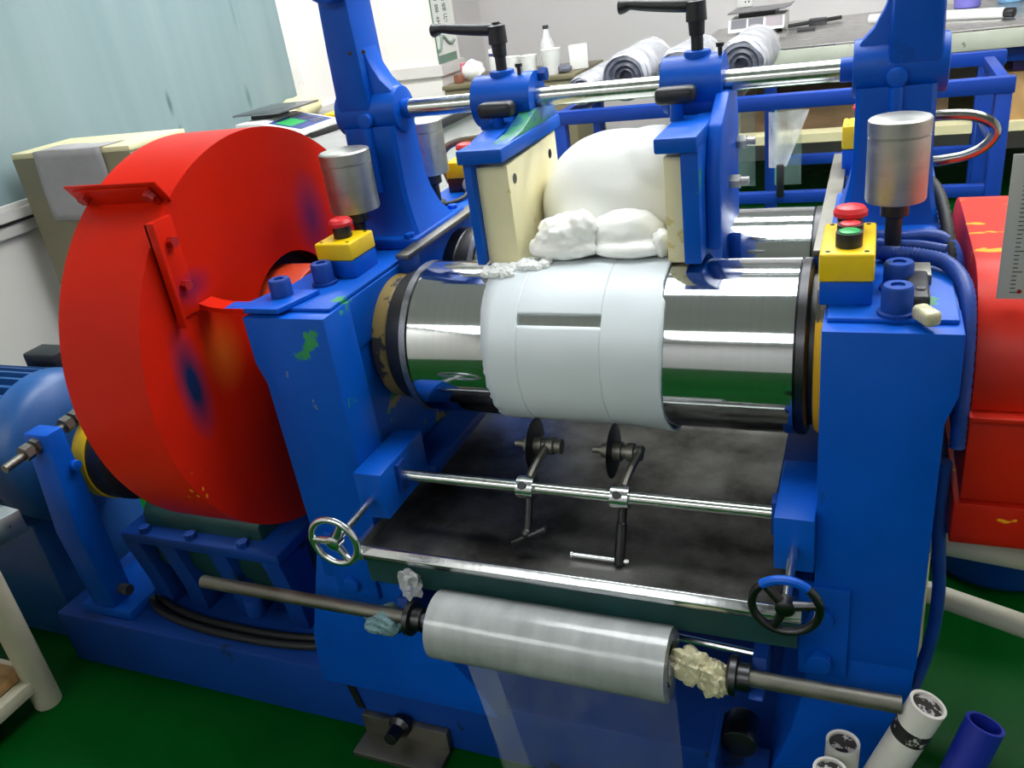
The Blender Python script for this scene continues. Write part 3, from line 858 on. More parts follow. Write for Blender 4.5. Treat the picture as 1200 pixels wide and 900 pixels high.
# ------------------------------------------------------------------ stock guides on the tie shaft
def nip(y0, y1, ztop, n=14):
    """plate outline in YZ that fits down between the two rollers"""
    pts = [(y0, ztop), (y1, ztop + 0.006)]
    r = RR + 0.003
    ys = [y1 + (y0 - y1) * i / n for i in range(n + 1)]
    for y in ys:
        zf = ZR + math.sqrt(max(0, r * r - (y - YR) ** 2)) if abs(y - YR) < r else 0
        zb = ZR + math.sqrt(max(0, r * r - (y - YB) ** 2)) if abs(y - YB) < r else 0
        pts.append((y, max(zf, zb)))
    return pts
def stock_guide(name_label, xn0, xn1, xb0, xb1, xf0, xf1, xc0, xc1, xh, xw, inner):
    t = thing('stock_guide', ((xc0 + xc1) / 2, YS, ZR + RR), name_label, 'stock guide', 'stock guides clamped on the tie shaft')
    nb = obj('guide_board', B().prism(nip(1.10, 1.312, 1.029), 'x', xn0, xn1, 0.0015), M['nylon'], t, label='cream nylon board')
    if inner:
        for y in (1.122, 1.277):
            obj('board_screw', B().lathe([(0, 0), (0.0004, 0.0075), (0.0008, 0.0072), (0.0009, 0)], (xn1 if inner > 0 else xn0, y, 1.006), (inner, 0, 0), 20), M['dark_steel'], nb)
    bp = obj('back_plate', B().prism([(y, z + 0.004) for y, z in nip(1.086, 1.32, 1.052)], 'x', xb0, xb1, 0.0015), M['blue_chip'], t)
    obj('top_flange', B().box(xf0, xf1, 1.075, 1.33, 1.038, 1.058, 0.003), M['blue_chip'], t)
    cl = obj('clamp', B().ring((xc0, YS, ZS), (xc1, YS, ZS), 0.0385, 0.0148, 40), M['blue'], t)
    obj('clamp_neck', B().prism([(1.235, 1.056), (1.295, 1.056), (1.297, 1.075), (1.233, 1.075)], 'x', xc0 + 0.008, xc1 - 0.008, 0.002), M['blue'], cl)
    obj('clamp_boss', B().cyl((xh, YS, ZS + 0.03), (xh, YS, ZS + 0.044), 0.019, 24, 0.002), M['blue'], cl)
    # locking lever
    h = obj('lever', B().tube([(xh + 0.006, YS, 1.196), (xh - 0.03, YS, 1.199), (xh - 0.07, YS, 1.204), (xh - 0.09, YS, 1.207), (xh - 0.103, YS, 1.206), (xh - 0.108, YS, 1.206)],
                              lambda q: (0.0095 - 0.003 * q / 0.62) if q < 0.62 else (0.0065 + 0.0035 * math.sin((q - 0.62) / 0.38 * PI * 0.8)), 12), M['black'], t, label='black locking lever')
    obj('lever_hub', B().lathe([(0, 0.0085), (0.022, 0.0085), (0.023, 0.0105), (0.04, 0.0115), (0.041, 0.0145), (0.066, 0.0135), (0.068, 0.006), (0.071, 0.006), (0.071, 0)], (xh, YS, 1.136), (0, 0, 1), 20), M['black'], h)
    # wing knob in front and thumb screw on top
    wk = obj('wing_knob', B().box(xw - 0.028, xw + 0.028, 1.188, 1.216, 1.079, 1.102, 0.008, 3), M['black'], t, label='black wing knob')
    obj('knob_stem', B().lathe([(0, 0.0095), (0.024, 0.0085), (0.03, 0.012), (0.036, 0.012)], (xw, 1.202, 1.056), (0, 0, 1), 16), M['blue'], wk)
    obj('thumb_screw', B().lathe([(0, 0.003), (0.010, 0.003), (0.011, 0.0055), (0.016, 0.0055), (0.017, 0)], (xh + 0.033, YS - 0.012, ZS + 0.036), (0, 0, 1), 14), M['black'], t)
    return t, bp, cl
g1, bp1, cl1 = stock_guide('left stock guide with cream board facing the dough', -0.524, -0.475, -0.537, -0.524, -0.540, -0.470, -0.577, -0.480, -0.533, -0.523, 1)
obj('clamp_bolt', B().cyl((-0.48, 1.285, 1.125), (-0.468, 1.285, 1.125), 0.0105, 6, 0.001), M['blue_dark'], cl1)
obj('guide_web', B().prism([(1.13, 1.057), (1.30, 1.057), (1.298, 1.078), (1.235, 1.078), (1.20, 1.066)], 'x', -0.545, -0.505, 0.003), M['blue'], g1)
obj('gusset', B().prism([(1.085, 1.056), (1.325, 1.056), (1.326, 1.066), (1.30, 1.082), (1.235, 1.082), (1.17, 1.064)], 'x', -0.500, -0.473, 0.003), M['green_worn'], g1, label='gusset worn to green')
g2, bp2, cl2 = stock_guide('right stock guide with thin cream board right of the dough', -0.254, -0.229, -0.229, -0.206, -0.260, -0.205, -0.283, -0.198, -0.235, -0.255, 0)
wb = obj('guide_web', B().prism([(1.125, 0.893), (1.30, 0.893), (1.305, 1.06), (1.29, 1.085), (1.225, 1.085), (1.16, 1.055), (1.13, 1.00)], 'x', -0.206, -0.186, 0.005), M['blue'], g2)
for (y, z) in ((1.285, 1.005), (1.215, 0.965)):
    nb = obj('adjusting_bolt', B().cyl((-0.186, y, z), (-0.172, y, z), 0.0105, 6, 0.001), M['galv'], g2)
    obj('bolt_end', B().cyl((-0.172, y, z), (-0.160, y, z), 0.006, 12), M['galv'], nb)

# ------------------------------------------------------------------ silicone on the rollers
def sheet():
    b = B()
    xs = [-0.507, -0.49, -0.47, -0.4525, -0.451, -0.4495, -0.42, -0.39, -0.36, -0.3305, -0.329, -0.3275, -0.31, -0.29, -0.27, -0.258, -0.25, -0.246]
    an = [0 + i * 3 for i in range(120)]
    an = sorted(set([a_ for a_ in an if abs(a_ - 139.5) > 1.4 and abs(a_ - 147.3) > 1.4] + [139.5, 147.3]))
    rnd = random.Random(3)
    edgeL = [rnd.uniform(-0.0012, 0.0012) for _ in an]
    rows = []
    for k_, a_ in enumerate(an):
        A_ = math.radians(a_)
        row = []
        for i, x in enumerate(xs):
            r = RR + 0.0040
            if i in (4, 10):
                r -= 0.0011
            if 225 <= a_ <= 275 and i > 12:                      # curled lower right corner
                r += 0.006 * (i - 12) / 5 * math.sin((a_ - 225) / 50 * PI)
            xx = x
            if i == 0:
                xx += 0.004 * math.sin(A_ * 2 + 1.0) + (edgeL[k_] * (1.6 if 170 < a_ < 250 else 0.6))
                r -= 0.001
            if i == len(xs) - 1:
                xx += 0.0022 * math.sin(A_ * 3) - (0.004 if a_ < 128 else 0) + edgeL[k_] * 0.35
            row.append(b.bm.verts.new((xx, YR + r * math.cos(A_), ZR + r * math.sin(A_))))
        rows.append(row)
    n_ = len(an)
    for k_ in range(n_):
        q = rows[k_]
        p = rows[(k_ + 1) % n_]
        for i in range(len(xs) - 1):
            if 139 < an[k_] < 147 and -0.4511 < xs[i] < -0.3291:
                continue
            b.bm.faces.new((q[i], q[i + 1], p[i + 1], p[i]))
    o = obj('silicone_sheet', b, M['sheet'])
    md = o.modifiers.new('thickness', 'SOLIDIFY')
    md.thickness = 0.0032
    md.offset = -1
    # make sure the outside looks outward
    me = o.data
    c = sum((f.normal.dot(Vector((0, f.center.y + ORIG[o.name].y - YR, f.center.z + ORIG[o.name].z - ZR)).normalized()) for f in me.polygons))
    if c < 0:
        me.flip_normals()
    tag(o, 'pale blue white silicone sheet with a slot wrapped round the front roller', 'sheet')
sheet()

def press(b, x0, x1):
    """flatten whatever bulges past the guide boards"""
    for v in b.bm.verts:
        v.co.x = min(max(v.co.x, x0), x1)
    return b
def dough():
    b = B()
    b.blob((-0.352, 1.240, 0.928), (0.128, 0.088, 0.116), 4, 0.008, 2)
    b.blob((-0.300, 1.240, 0.985), (0.075, 0.07, 0.060), 4, 0.012, 12)
    b.blob((-0.362, 1.218, 0.872), (0.10, 0.07, 0.045), 3, 0.03, 8)
    press(b, -0.474, -0.2555)
    o = obj('silicone_dough', b, M['dough'])
    md = o.modifiers.new('remesh', 'REMESH')
    md.mode = 'VOXEL'
    md.voxel_size = 0.0045
    md.use_smooth_shade = True
    sm = o.modifiers.new('smooth', 'SMOOTH')
    sm.iterations = 5
    sm.factor = 0.6
    tag(o, 'big white rounded mass of silicone dough between the two guide boards', 'dough')
dough()
def lump(c, r, seed, label, jit=0.06, extra=(), rough=0.2):
    b = B().blob(c, r, 5, jit, seed, rough)
    for (c2, r2, s2) in extra:
        b.blob(c2, r2, 4, jit, s2, rough)
    o = obj('dough_lump', b, M['dough'])
    md = o.modifiers.new('remesh', 'REMESH')
    md.mode = 'VOXEL'
    md.voxel_size = 0.003
    md.use_smooth_shade = True
    tag(o, label, 'dough')
lump((-0.408, 1.130, 0.918), (0.046, 0.034, 0.030), 11, 'white dough lump with torn edge at the left foot of the big mass', 0.03,
     (((-0.380, 1.122, 0.932), (0.020, 0.022, 0.024), 4), ((-0.440, 1.118, 0.905), (0.024, 0.02, 0.016), 6), ((-0.41, 1.112, 0.902), (0.052, 0.02, 0.014), 16)), 0.17)
lump((-0.325, 1.152, 0.914), (0.055, 0.040, 0.034), 23, 'smooth white dough fold lying low in front of the big mass', 0.0, (((-0.315, 1.122, 0.899), (0.055, 0.025, 0.013), 7),), 0.05)
lump((-0.268, 1.125, 0.905), (0.013, 0.018, 0.019), 31, 'small white dough bit against the right guide board', 0.03, (), 0.3)
b = B()
rnd = random.Random(5)
for i in range(110):
    x = rnd.uniform(-0.522, -0.43)
    y = (1.075 if x < -0.472 else 1.092) + rnd.uniform(-0.014, 0.010)
    zz = ZR + math.sqrt(max(0.0, (RR + 0.004) ** 2 - (y - YR) ** 2))
    r = rnd.uniform(0.003, 0.0075)
    b.blob((x, y, zz + r * 0.5), (r * rnd.uniform(0.8, 1.6), r, r), 1, 0.1, i)
tag(obj('dough_crumbs', b, M['white_paste']), 'white crumbs of dough on the roller at the left guide', 'crumbs', kind='stuff')

# ------------------------------------------------------------------ slitting knives below the roller
sk = thing('slitting_knife_bar', (-0.372, 0.935, 0.50), 'steel knife bar with two slitting discs and two handwheels below the roller', 'knife bar')
for s_, f in ((-1, lambda x: x), (1, mx)):
    q0, q1 = sorted((f(-0.70), f(-0.652)))
    mbk = obj('mount_block', B().box(q0, q1, 0.885, 1.02, 0.553, 0.632, 0.002), M['blue_chip'], sk, label='blue mounting block')
    q0, q1 = sorted((f(-0.652), f(-0.645)))
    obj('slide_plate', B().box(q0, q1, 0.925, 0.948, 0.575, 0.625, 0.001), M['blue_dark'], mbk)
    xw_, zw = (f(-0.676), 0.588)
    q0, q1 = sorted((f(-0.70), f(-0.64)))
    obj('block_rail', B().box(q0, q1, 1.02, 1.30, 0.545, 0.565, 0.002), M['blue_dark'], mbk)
    yw = 0.778
    obj('wheel_spindle', B().cyl((xw_, yw, zw), (xw_, 0.888, zw), 0.0058, 16), M['chrome'], sk)
    hw = obj('handwheel', B().torus((xw_, yw, zw), (0, 1, 0), 0.037, 0.0052, 48, 12), M['chrome'] if s_ < 0 else M['dark_steel'], sk,
             label='small ' + ('chrome' if s_ < 0 else 'dull steel') + ' handwheel')
    obj('wheel_hub', B().lathe([(0, 0.008), (0.002, 0.011), (0.016, 0.011), (0.018, 0.009)], (xw_, yw - 0.008, zw), (0, 1, 0), 20), M['chrome'] if s_ < 0 else M['dark_steel'], hw)
    for j in range(3):
        a = math.radians((60 if s_ < 0 else 10) + j * 120)
        d = Vector((math.cos(a), 0, math.sin(a)))
        p0 = Vector((xw_, yw, zw))
        obj('wheel_spoke', B().cyl(p0 + d * 0.008, p0 + d * 0.036, 0.006, 10, r1=0.0045), M['chrome'] if s_ < 0 else M['dark_steel'], hw)
    if s_ > 0:      # blue paint left on the top of the right wheel's rim
        pts_ = [(xw_ + 0.037 * math.cos(math.radians(q)), yw, zw + 0.037 * math.sin(math.radians(q))) for q in range(50, 136, 6)]
        obj('paint_patch', B().tube(pts_, 0.0056, 10, 1), M['blue'], hw, label='blue paint on top of the rim')
obj('knife_rod', B().cyl((-0.648, 0.935, 0.603), (-0.096, 0.935, 0.603), 0.0085, 24), M['shaft'], sk)
for (x, dx, xd, nm) in ((-0.440, 0.012, -0.451, 0), (-0.300, 0.012, -0.329, 1)):
    kc = obj('knife_collar', B().ring((x - 0.0125, 0.935, 0.603), (x + 0.0125, 0.935, 0.603), 0.0165, 0.0087, 28), M['chrome'], sk)
    obj('collar_screw', B().cyl((x - 0.002, 0.9215, 0.6145), (x - 0.002, 0.9195, 0.6165), 0.006, 14), M['dark_steel'], kc)
    obj('knife_arm', B().tube([(x + 0.002, 0.945, 0.614), (x + 0.006, 0.972, 0.626), (x + 0.012, 1.003, 0.635), (x + 0.012, 1.012, 0.636)], 0.0062, 8, 3), M['steel_dull'], sk)
    yd, zd = 1.006, 0.632
    kd = obj('slitting_disc', B().lathe([(0, 0.012), (0.0, 0.036), (0.001, 0.0405), (0.0016, 0.0405), (0.0026, 0.036), (0.0026, 0.012)], (xd, yd, zd), (1, 0, 0), 48), M['dark_steel'], sk, label='thin dark slitting disc')
    obj('disc_axle', B().lathe([(0, 0.005), (0.014, 0.005), (0.0145, 0.010), (0.024, 0.0125), (0.030, 0.0125), (0.0305, 0.0145), (0.044, 0.0145), (0.0445, 0.010), (0.052, 0.010), (0.0525, 0.0135), (0.062, 0.0135), (0.064, 0.010), (0.074, 0.0115), (0.076, 0)], (xd - 0.030, yd, zd), (1, 0, 0), 20), M['steel_dull'], kd)
    if nm == 0:
        sc = obj('adjusting_screw', B().cyl((x + 0.004, 0.928, 0.589), (x + 0.004, 0.905, 0.545), 0.0055, 12), M['dark_steel'], sk)
        obj('tee_bar', B().cyl((x - 0.018, 0.895, 0.531), (x + 0.034, 0.905, 0.556), 0.0048, 12, 0.001), M['dark_steel'], sc)
        obj('screw_knob', B().blob((x + 0.003, 0.903, 0.545), (0.009, 0.009, 0.009), 2, 0.0), M['dark_steel'], sc)
    else:
        sc = obj('adjusting_screw', B().lathe([(0, 0.006), (0.02, 0.006), (0.022, 0.0075), (0.082, 0.0075), (0.083, 0.006)], (x + 0.003, 0.930, 0.589), (-0.05, -0.35, -0.93), 16), M['dark_steel'], sk)
        obj('tee_bar', B().lathe([(0, 0.005), (0.003, 0.005), (0.0035, 0.0035), (0.084, 0.0035), (0.085, 0.0035), (0.086, 0)], (x - 0.072, 0.9035, 0.517), (1, 0, 0), 12), M['chrome'], sc)

# ------------------------------------------------------------------ tray
tr = thing('drip_tray', (-0.39, 1.2, 0.49), 'stained stainless tray under the rollers with a bright front lip', 'tray')
obj('tray_pan', B().box(-0.69, -0.085, 0.85, 1.64, 0.505, 0.510), M['tray'], tr)
obj('front_lip', B().prism([(0.845, 0.5115), (0.853, 0.5205), (0.857, 0.5205), (0.857, 0.498), (0.847, 0.501)], 'x', -0.695, -0.055, 0.001), M['chrome'], tr, label='bright folded front lip')
obj('side_rim', B().box(-0.697, -0.689, 0.845, 1.64, 0.50, 0.530), M['chrome'], tr)
obj('side_rim', B().box(-0.086, -0.078, 0.895, 1.64, 0.50, 0.530), M['steel_dull'], tr)
obj('tray_skirt', B().box(-0.69, -0.06, 0.853, 0.857, 0.455, 0.507), M['dull_green'], tr)  # green floor's reflection painted into the skirt colour
for x in (-0.69, -0.06):
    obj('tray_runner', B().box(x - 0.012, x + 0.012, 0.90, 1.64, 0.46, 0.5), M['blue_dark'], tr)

# ------------------------------------------------------------------ film roll and its shaft
YF, ZF = 0.82, 0.424
sh = thing('unwind_shaft', (-0.47, YF, ZF), 'long dull steel shaft through the film roll in front of the mill', 'shaft')
obj('shaft_bar', B().cyl((-1.01, YF, ZF), (0.063, YF, ZF), 0.0108, 24, 0.001), M['steel_dull'], sh)
for x in (-0.602, -0.128):
    cr = obj('shaft_collar', B().lathe([(0, 0.02), (0.004, 0.026), (0.012, 0.026), (0.014, 0.018), (0.028, 0.018)], (x - 0.014, YF, ZF), (1, 0, 0), 28), M['dark_steel'], sh)
for x in (-0.635, -0.105):
    obj('shaft_bracket', B().prism([(0.800, 0.408), (0.806, 0.402), (0.93, 0.36), (0.93, 0.44), (0.845, 0.436), (0.834, 0.413)], 'x', x - 0.009, x + 0.009, 0.001), M['blue_dark'], sh)
frl = thing('film_roll', (-0.388, YF, ZF - 0.05), 'glossy clear plastic film roll hanging in front of the mill', 'film roll')
obj('wound_film', B().ring((-0.562, YF, ZF), (-0.215, YF, ZF), 0.0505, 0.030, 72), M['film_roll'], frl)
obj('core_tube', B().ring((-0.560, YF, ZF), (-0.219, YF, ZF), 0.0302, 0.0265, 40), M['steel_dull'], frl)
obj('core_plug', B().lathe([(0, 0.011), (0, 0.022), (0.016, 0.0255), (0.016, 0.011)], (-0.577, YF, ZF), (1, 0, 0), 28), M['blue'], frl, label='blue core plug')
obj('crumpled_core_film', B().blob((-0.216, YF - 0.005, ZF - 0.004), (0.006, 0.02, 0.018), 3, 0.2, 9), M['wrap_film'], frl)
def tail(u, v):
    x = -0.556 + 0.335 * u + 0.035 * v * (1 - u) + 0.008 * v * u
    return Vector((x, YF + 0.030 + 0.012 * v + 0.006 * math.sin(u * 9 + v * 4) * v, ZF - 0.040 - 0.36 * v))
obj('film_tail', B().grid(tail, 24, 20), M['clear_film'], frl, label='thin clear film hanging from the roll')
def tail2(u, v):
    x = -0.556 + 0.05 * u + 0.045 * v
    return Vector((x, YF + 0.027 + 0.012 * v, ZF - 0.040 - 0.36 * v))
obj('film_fold', B().grid(tail2, 6, 14), M['fold_film'], frl, label='doubled edge of the hanging film')

tag(obj('cloth_rag', B().blob((-0.655, YF, 0.411), (0.034, 0.026, 0.020), 4, 0.16, 3), M['rag']), 'small grey green rag wound on the left end of the shaft', 'rag')
tag(obj('plastic_wad', B().blob((-0.612, 0.842, 0.472), (0.018, 0.014, 0.024), 3, 0.25, 8), M['wrap_film']), 'scrap of clear film tucked above the left shaft collar', 'scrap')
b = B().blob((-0.190, YF, 0.428), (0.026, 0.02, 0.024), 4, 0.2, 13)
b.blob((-0.158, YF - 0.006, 0.418), (0.022, 0.018, 0.026), 4, 0.22, 17)
tag(obj('plastic_wad', b, M['crumple']), 'yellowish crumpled plastic wound on the shaft right of the film roll', 'scrap')

# ------------------------------------------------------------------ hoses and cables
def hose(name, path, r, mat, label, cat='hose', rib=0.0, seg=12, sub=6, group=None):
    return tag(obj(name, B().tube(path, r, seg, sub, rib), M[mat], angle=60), label, cat, group)
hose('corrugated_conduit', [(0.055, 1.40, 0.89), (0.066, 1.35, 0.925), (0.083, 1.27, 0.925), (0.092, 1.19, 0.90), (0.098, 1.15, 0.86), (0.10, 1.14, 0.80)], 0.0085, 'black_rubber', 'black corrugated conduit curving down behind the right grease cup', 'conduit', 0.16, 12, 16)
hose('blue_hose', [(0.012, 1.195, 0.889), (0.04, 1.18, 0.891), (0.07, 1.178, 0.893), (0.095, 1.17, 0.885), (0.107, 1.15, 0.85), (0.107, 1.13, 0.78)], 0.0085, 'hose_blue', 'upper blue painted hose on top of the right frame', 'hose', 0.0)
hose('blue_hose', [(0.012, 1.17, 0.887), (0.03, 1.155, 0.889), (0.06, 1.15, 0.889), (0.09, 1.14, 0.886)], 0.0065, 'hose_blue', 'thin blue painted hose just below the upper one on the right frame', 'hose', 0.0)
hose('corrugated_conduit', [(0.008, 1.118, 0.891), (0.03, 1.11, 0.892), (0.06, 1.10, 0.892), (0.088, 1.075, 0.890), (0.104, 1.03, 0.878), (0.108, 0.995, 0.84), (0.108, 0.975, 0.76), (0.107, 0.97, 0.70)], 0.0095, 'hose_blue', 'blue painted corrugated conduit bending over the right frame edge', 'conduit', 0.14, 12, 14)
hose('blue_hose', [(0.100, 1.00, 0.66), (0.099, 1.00, 0.58), (0.108, 1.00, 0.46), (0.106, 1.0, 0.38), (0.095, 0.99, 0.32), (0.082, 0.97, 0.285)], 0.0085, 'hose_blue', 'blue hose running down the outer side of the right frame', 'hose')
hose('steel_pipe', [(0.05, 1.50, 0.981), (0.10, 1.50, 0.983), (0.14, 1.50, 0.979), (0.165, 1.50, 0.965), (0.169, 1.50, 0.948), (0.155, 1.50, 0.930), (0.13, 1.50, 0.918), (0.10, 1.50, 0.913), (0.07, 1.50, 0.908), (0.05, 1.50, 0.88)], 0.0085, 'pipe_steel', 'bent shiny steel pipe looping out behind the right upright', 'pipe', 0, 14, 8)
hose('steel_pipe', [(-0.85, 1.65, 0.88), (-0.862, 1.65, 0.93), (-0.848, 1.65, 0.953), (-0.82, 1.65, 0.965), (-0.78, 1.65, 0.970), (-0.70, 1.65, 0.972), (-0.66, 1.65, 0.95), (-0.65, 1.65, 0.89)], 0.008, 'steel_dull', 'dull bent steel pipe at the rear of the left frame', 'pipe', 0, 12, 8)
hose('gland_cable', [(-0.747, 1.522, 0.892), (-0.748, 1.50, 0.885), (-0.760, 1.47, 0.883), (-0.79, 1.44, 0.884)], 0.0042, 'black_rubber', 'short black cable from the gland of the rear left box', 'cable')
for i, (dy, dz, nm) in enumerate(((0.0, 0.0, 'front'), (0.022, 0.0, 'rear'))):
    hose('power_cable', [(-1.45, 1.03 + dy, 0.146), (-1.37, 0.985 + dy, 0.146), (-1.25, 0.962 + dy, 0.146), (-1.10, 0.958 + dy, 0.146), (-0.99, 0.968 + dy, 0.146), (-0.945, 0.985 + dy, 0.15), (-0.925, 1.02 + dy, 0.20)], 0.0085, 'black_rubber',
         nm + ' one of two black cables lying along the base ledge', 'cable')
# clip-like limit switch and plug on the right frame
t = thing('limit_switch', (0.054, 1.0, ZC), 'black limit switch with grey bracket on the right frame top', 'switch')
obj('switch_body', B().box(0.040, 0.064, 0.945, 1.03, ZC, ZC + 0.020, 0.004, 3), M['black'], t)
obj('switch_bracket', B().box(0.037, 0.069, 1.03, 1.075, ZC, ZC + 0.014, 0.002), M['steel_dull'], t)
obj('switch_screw', B().cyl((0.055, 0.968, ZC + 0.020), (0.055, 0.968, ZC + 0.022), 0.005, 14), M['chrome'], t)
rm = Matrix.Rotation(0.5, 3, 'Z')
tag(obj('plastic_plug', B().box(0.0505, 0.0685, 0.905, 0.937, ZC, ZC + 0.017, 0.005, 3, rot=rm), M['crumple']), 'small cream plastic plug beside the cap screws on the right frame', 'plug')

# ruler leaning on the right guard
t = thing('steel_ruler', (0.150, 1.03, 0.866), 'grey steel ruler upright in front of the red right guard', 'ruler')
obj('ruler_blade', B().box(0.135, 0.163, 1.0195, 1.0208, 0.868, 1.03, 0.0003), M['ruler'], t)
b = B()
for i in range(32):
    z = 0.876 + i * 0.0048
    L = 0.010 if i % 5 == 0 else 0.005
    b.box(0.1475, 0.1475 + L, 1.0188, 1.0194, z - 0.0004, z + 0.0004)
obj('scale_marks', b, M['ink'], t)
obj('hang_hole', B().cyl((0.157, 1.0188, 0.877), (0.157, 1.0194, 0.877), 0.0025, 12), M['dark_red'], t)

# ------------------------------------------------------------------ tubes at the lower right
def pvc(p0, p1, r, label, mat='pvc', group=None, tape=None, fill=True):
    t = thing('plastic_tube', p1, label, 'tube', group)
    p0, p1 = Vector(p0), Vector(p1)
    d = (p0 - p1).normalized()
    obj('tube_wall', B().ring(p1, p0, r, r * 0.82, 36), M[mat], t)
    if fill:
        obj('tube_filler', B().lathe([(0, 0), (0.0, r * 0.5), (0.003, r * 0.815), (0.02, r * 0.815), (0.02, 0)], p0 - d * 0.024, d, 28, cap=False), M['sand'], t, label='crumpled grey stuffing')
    if tape:
        L = (p0 - p1).length
        obj('tape_band', B().ring(p0 - d * tape[1], p0 - d * tape[0], r * 1.012, r * 1.0, 36), M['tape'], t, label='worn black tape band')
    return t
pvc((0.091, 0.82, 0.433), (-0.06, 0.79, 0.0), 0.0215, 'white plastic tube with black tape band leaning at lower right', tape=(0.035, 0.055))
pvc((0.0, 0.815, 0.348), (-0.008, 0.80, 0.0), 0.0205, 'short white plastic tube left of the taped one, the rear of two')
pvc((-0.0125, 0.765, 0.352), (-0.03, 0.755, 0.0), 0.0205, 'lowest white plastic tube with stuffed end at the bottom edge')
pvc((0.152, 0.82, 0.418), (0.02, 0.70, 0.0), 0.0215, 'dark blue plastic tube leaning at the lower right corner', 'blue_tube', fill=False)

# ------------------------------------------------------------------ white rail stand and bin at the right
t = thing('rail_stand', (0.35, 1.2, 0), 'worn white tubular rail stand under the red right guard', 'stand')
obj('rail', B().cyl((0.10, 1.215, 0.380), (0.64, 1.16, 0.365), 0.0175, 20), M['cream_paint'], t)
obj('rail', B().cyl((0.10, 1.30, 0.215), (0.64, 1.13, 0.185), 0.0195, 20), M['cream_paint'], t)
obj('post', B().cyl((0.60, 1.155, 0.0), (0.60, 1.155, 0.46), 0.018, 20), M['cream_paint'], t)
obj('post', B().cyl((0.105, 1.26, 0.0), (0.105, 1.26, 0.40), 0.014, 16), M['cream_paint'], t)
t = thing('plastic_bin', (0.29, 1.745, 0), 'dark blue rounded bin on the green floor behind the white rails', 'bin')
obj('bin_body', B().lathe([(0, 0.155), (0.02, 0.17), (0.30, 0.195), (0.31, 0.205), (0.315, 0.205), (0.315, 0.19), (0.03, 0.16), (0.03, 0)], (0.29, 1.745, 0), (0, 0, 1), 48), plain('dark_blue_bin', '0E4496', 0.25), t)

# ------------------------------------------------------------------ cream table at the lower left
t = thing('work_table', (-1.75, 0.5, 0), 'cream tubular table with wooden lower shelf at lower left', 'table')
for (x, y) in ((-1.585, 0.81), (-2.35, 0.81), (-1.585, -0.1), (-2.35, -0.1)):
    obj('leg', B().cyl((x, y, 0), (x, y, 0.575), 0.0275, 20, 0.004), M['cream_paint'], t)
obj('lower_rail', B().box(-1.60, -1.57, -0.1, 0.80, 0.055, 0.085, 0.003), M['cream_paint'], t)
obj('lower_rail', B().box(-2.35, -1.59, 0.795, 0.825, 0.055, 0.085, 0.003), M['cream_paint'], t)
obj('lower_shelf', B().box(-2.35, -1.60, -0.1, 0.80, 0.085, 0.105, 0.002), M['wood'], t, label='wooden lower shelf')
obj('table_top', B().box(-2.39, -1.53, -0.14, 0.85, 0.575, 0.600, 0.004), M['grey_top'], t)
b = B()
for i in range(3):
    b.torus((-1.73 - 0.006 * i, 0.62, 0.115 + 0.018 * i), (0.05 * i, 0, 1), 0.085 + 0.006 * i, 0.010, 36, 10)
tag(obj('cable_coil', b, M['black_rubber'], angle=60), 'coil of black cable on the wooden shelf at lower left', 'cable')
t = thing('foil_pan', (-1.66, 0.55, 0.600), 'shiny metal sheet pan corner at the left edge of the photo', 'pan')
obj('pan_body', B().prism([(-1.178, 0.690), (-2.05, 0.77), (-2.15, 0.35), (-1.28, 0.33)], 'z', 0.600, 0.640, 0.002), metal('bright_foil', 'B8BABC', 0.3, scale=20, var=0.3), t)

# ================================================================== BACKGROUND
# beige cabinet on the left with a sheet of paper over its front
t = thing('metal_cabinet', (-2.24, 2.0, 0), 'tall olive grey cabinet standing against the left wall under the blind', 'cabinet')
obj('cabinet_body', B().box(-2.49, -2.0, 1.90, 2.14, 0, 0.955, 0.003), M['olive'], t)
obj('cabinet_top', B().box(-2.492, -1.998, 1.903, 2.142, 0.955, 0.972, 0.003), M['olive_top'], t, label='cream top')
b = B()
b.grid(lambda u, v: Vector((-2.385 + 0.285 * u - 0.012 * v, 1.8965 - 0.004 * math.sin(u * 5 + v * 3) ** 2, 0.974 - 0.215 * v)), 12, 10)
b.grid(lambda u, v: Vector((-2.385 + 0.285 * u, 1.8965 + 0.10 * v, 0.974 + 0.0015 * math.sin(u * 7))), 12, 3)
o = tag(obj('paper_sheet', b, M['paper']), 'grey sheet of paper hanging over the front of the olive cabinet', 'paper')
o.modifiers.new('thick', 'SOLIDIFY').thickness = 0.0008

# table along the left wall with the green-lit scale
t = thing('side_table', (-2.05, 2.75, 0), 'grey topped side table with dark edge along the left wall', 'table')
obj('table_top', B().box(-2.56, -1.56, 2.18, 3.6, 0.775, 0.796), M['grey_top'], t)
obj('table_edge', B().box(-1.56, -1.545, 2.18, 3.6, 0.768, 0.80, 0.002), M['dark_edge'], t)
obj('side_panel', B().box(-1.60, -1.585, 2.24, 3.55, 0.05, 0.775), M['white_plastic'], t)
for (x, y) in ((-1.62, 2.22), (-2.5, 2.22), (-1.62, 3.54), (-2.5, 3.54)):
    obj('leg', B().box(x - 0.02, x + 0.02, y - 0.02, y + 0.02, 0, 0.775, 0.002), M['white_plastic'], t)

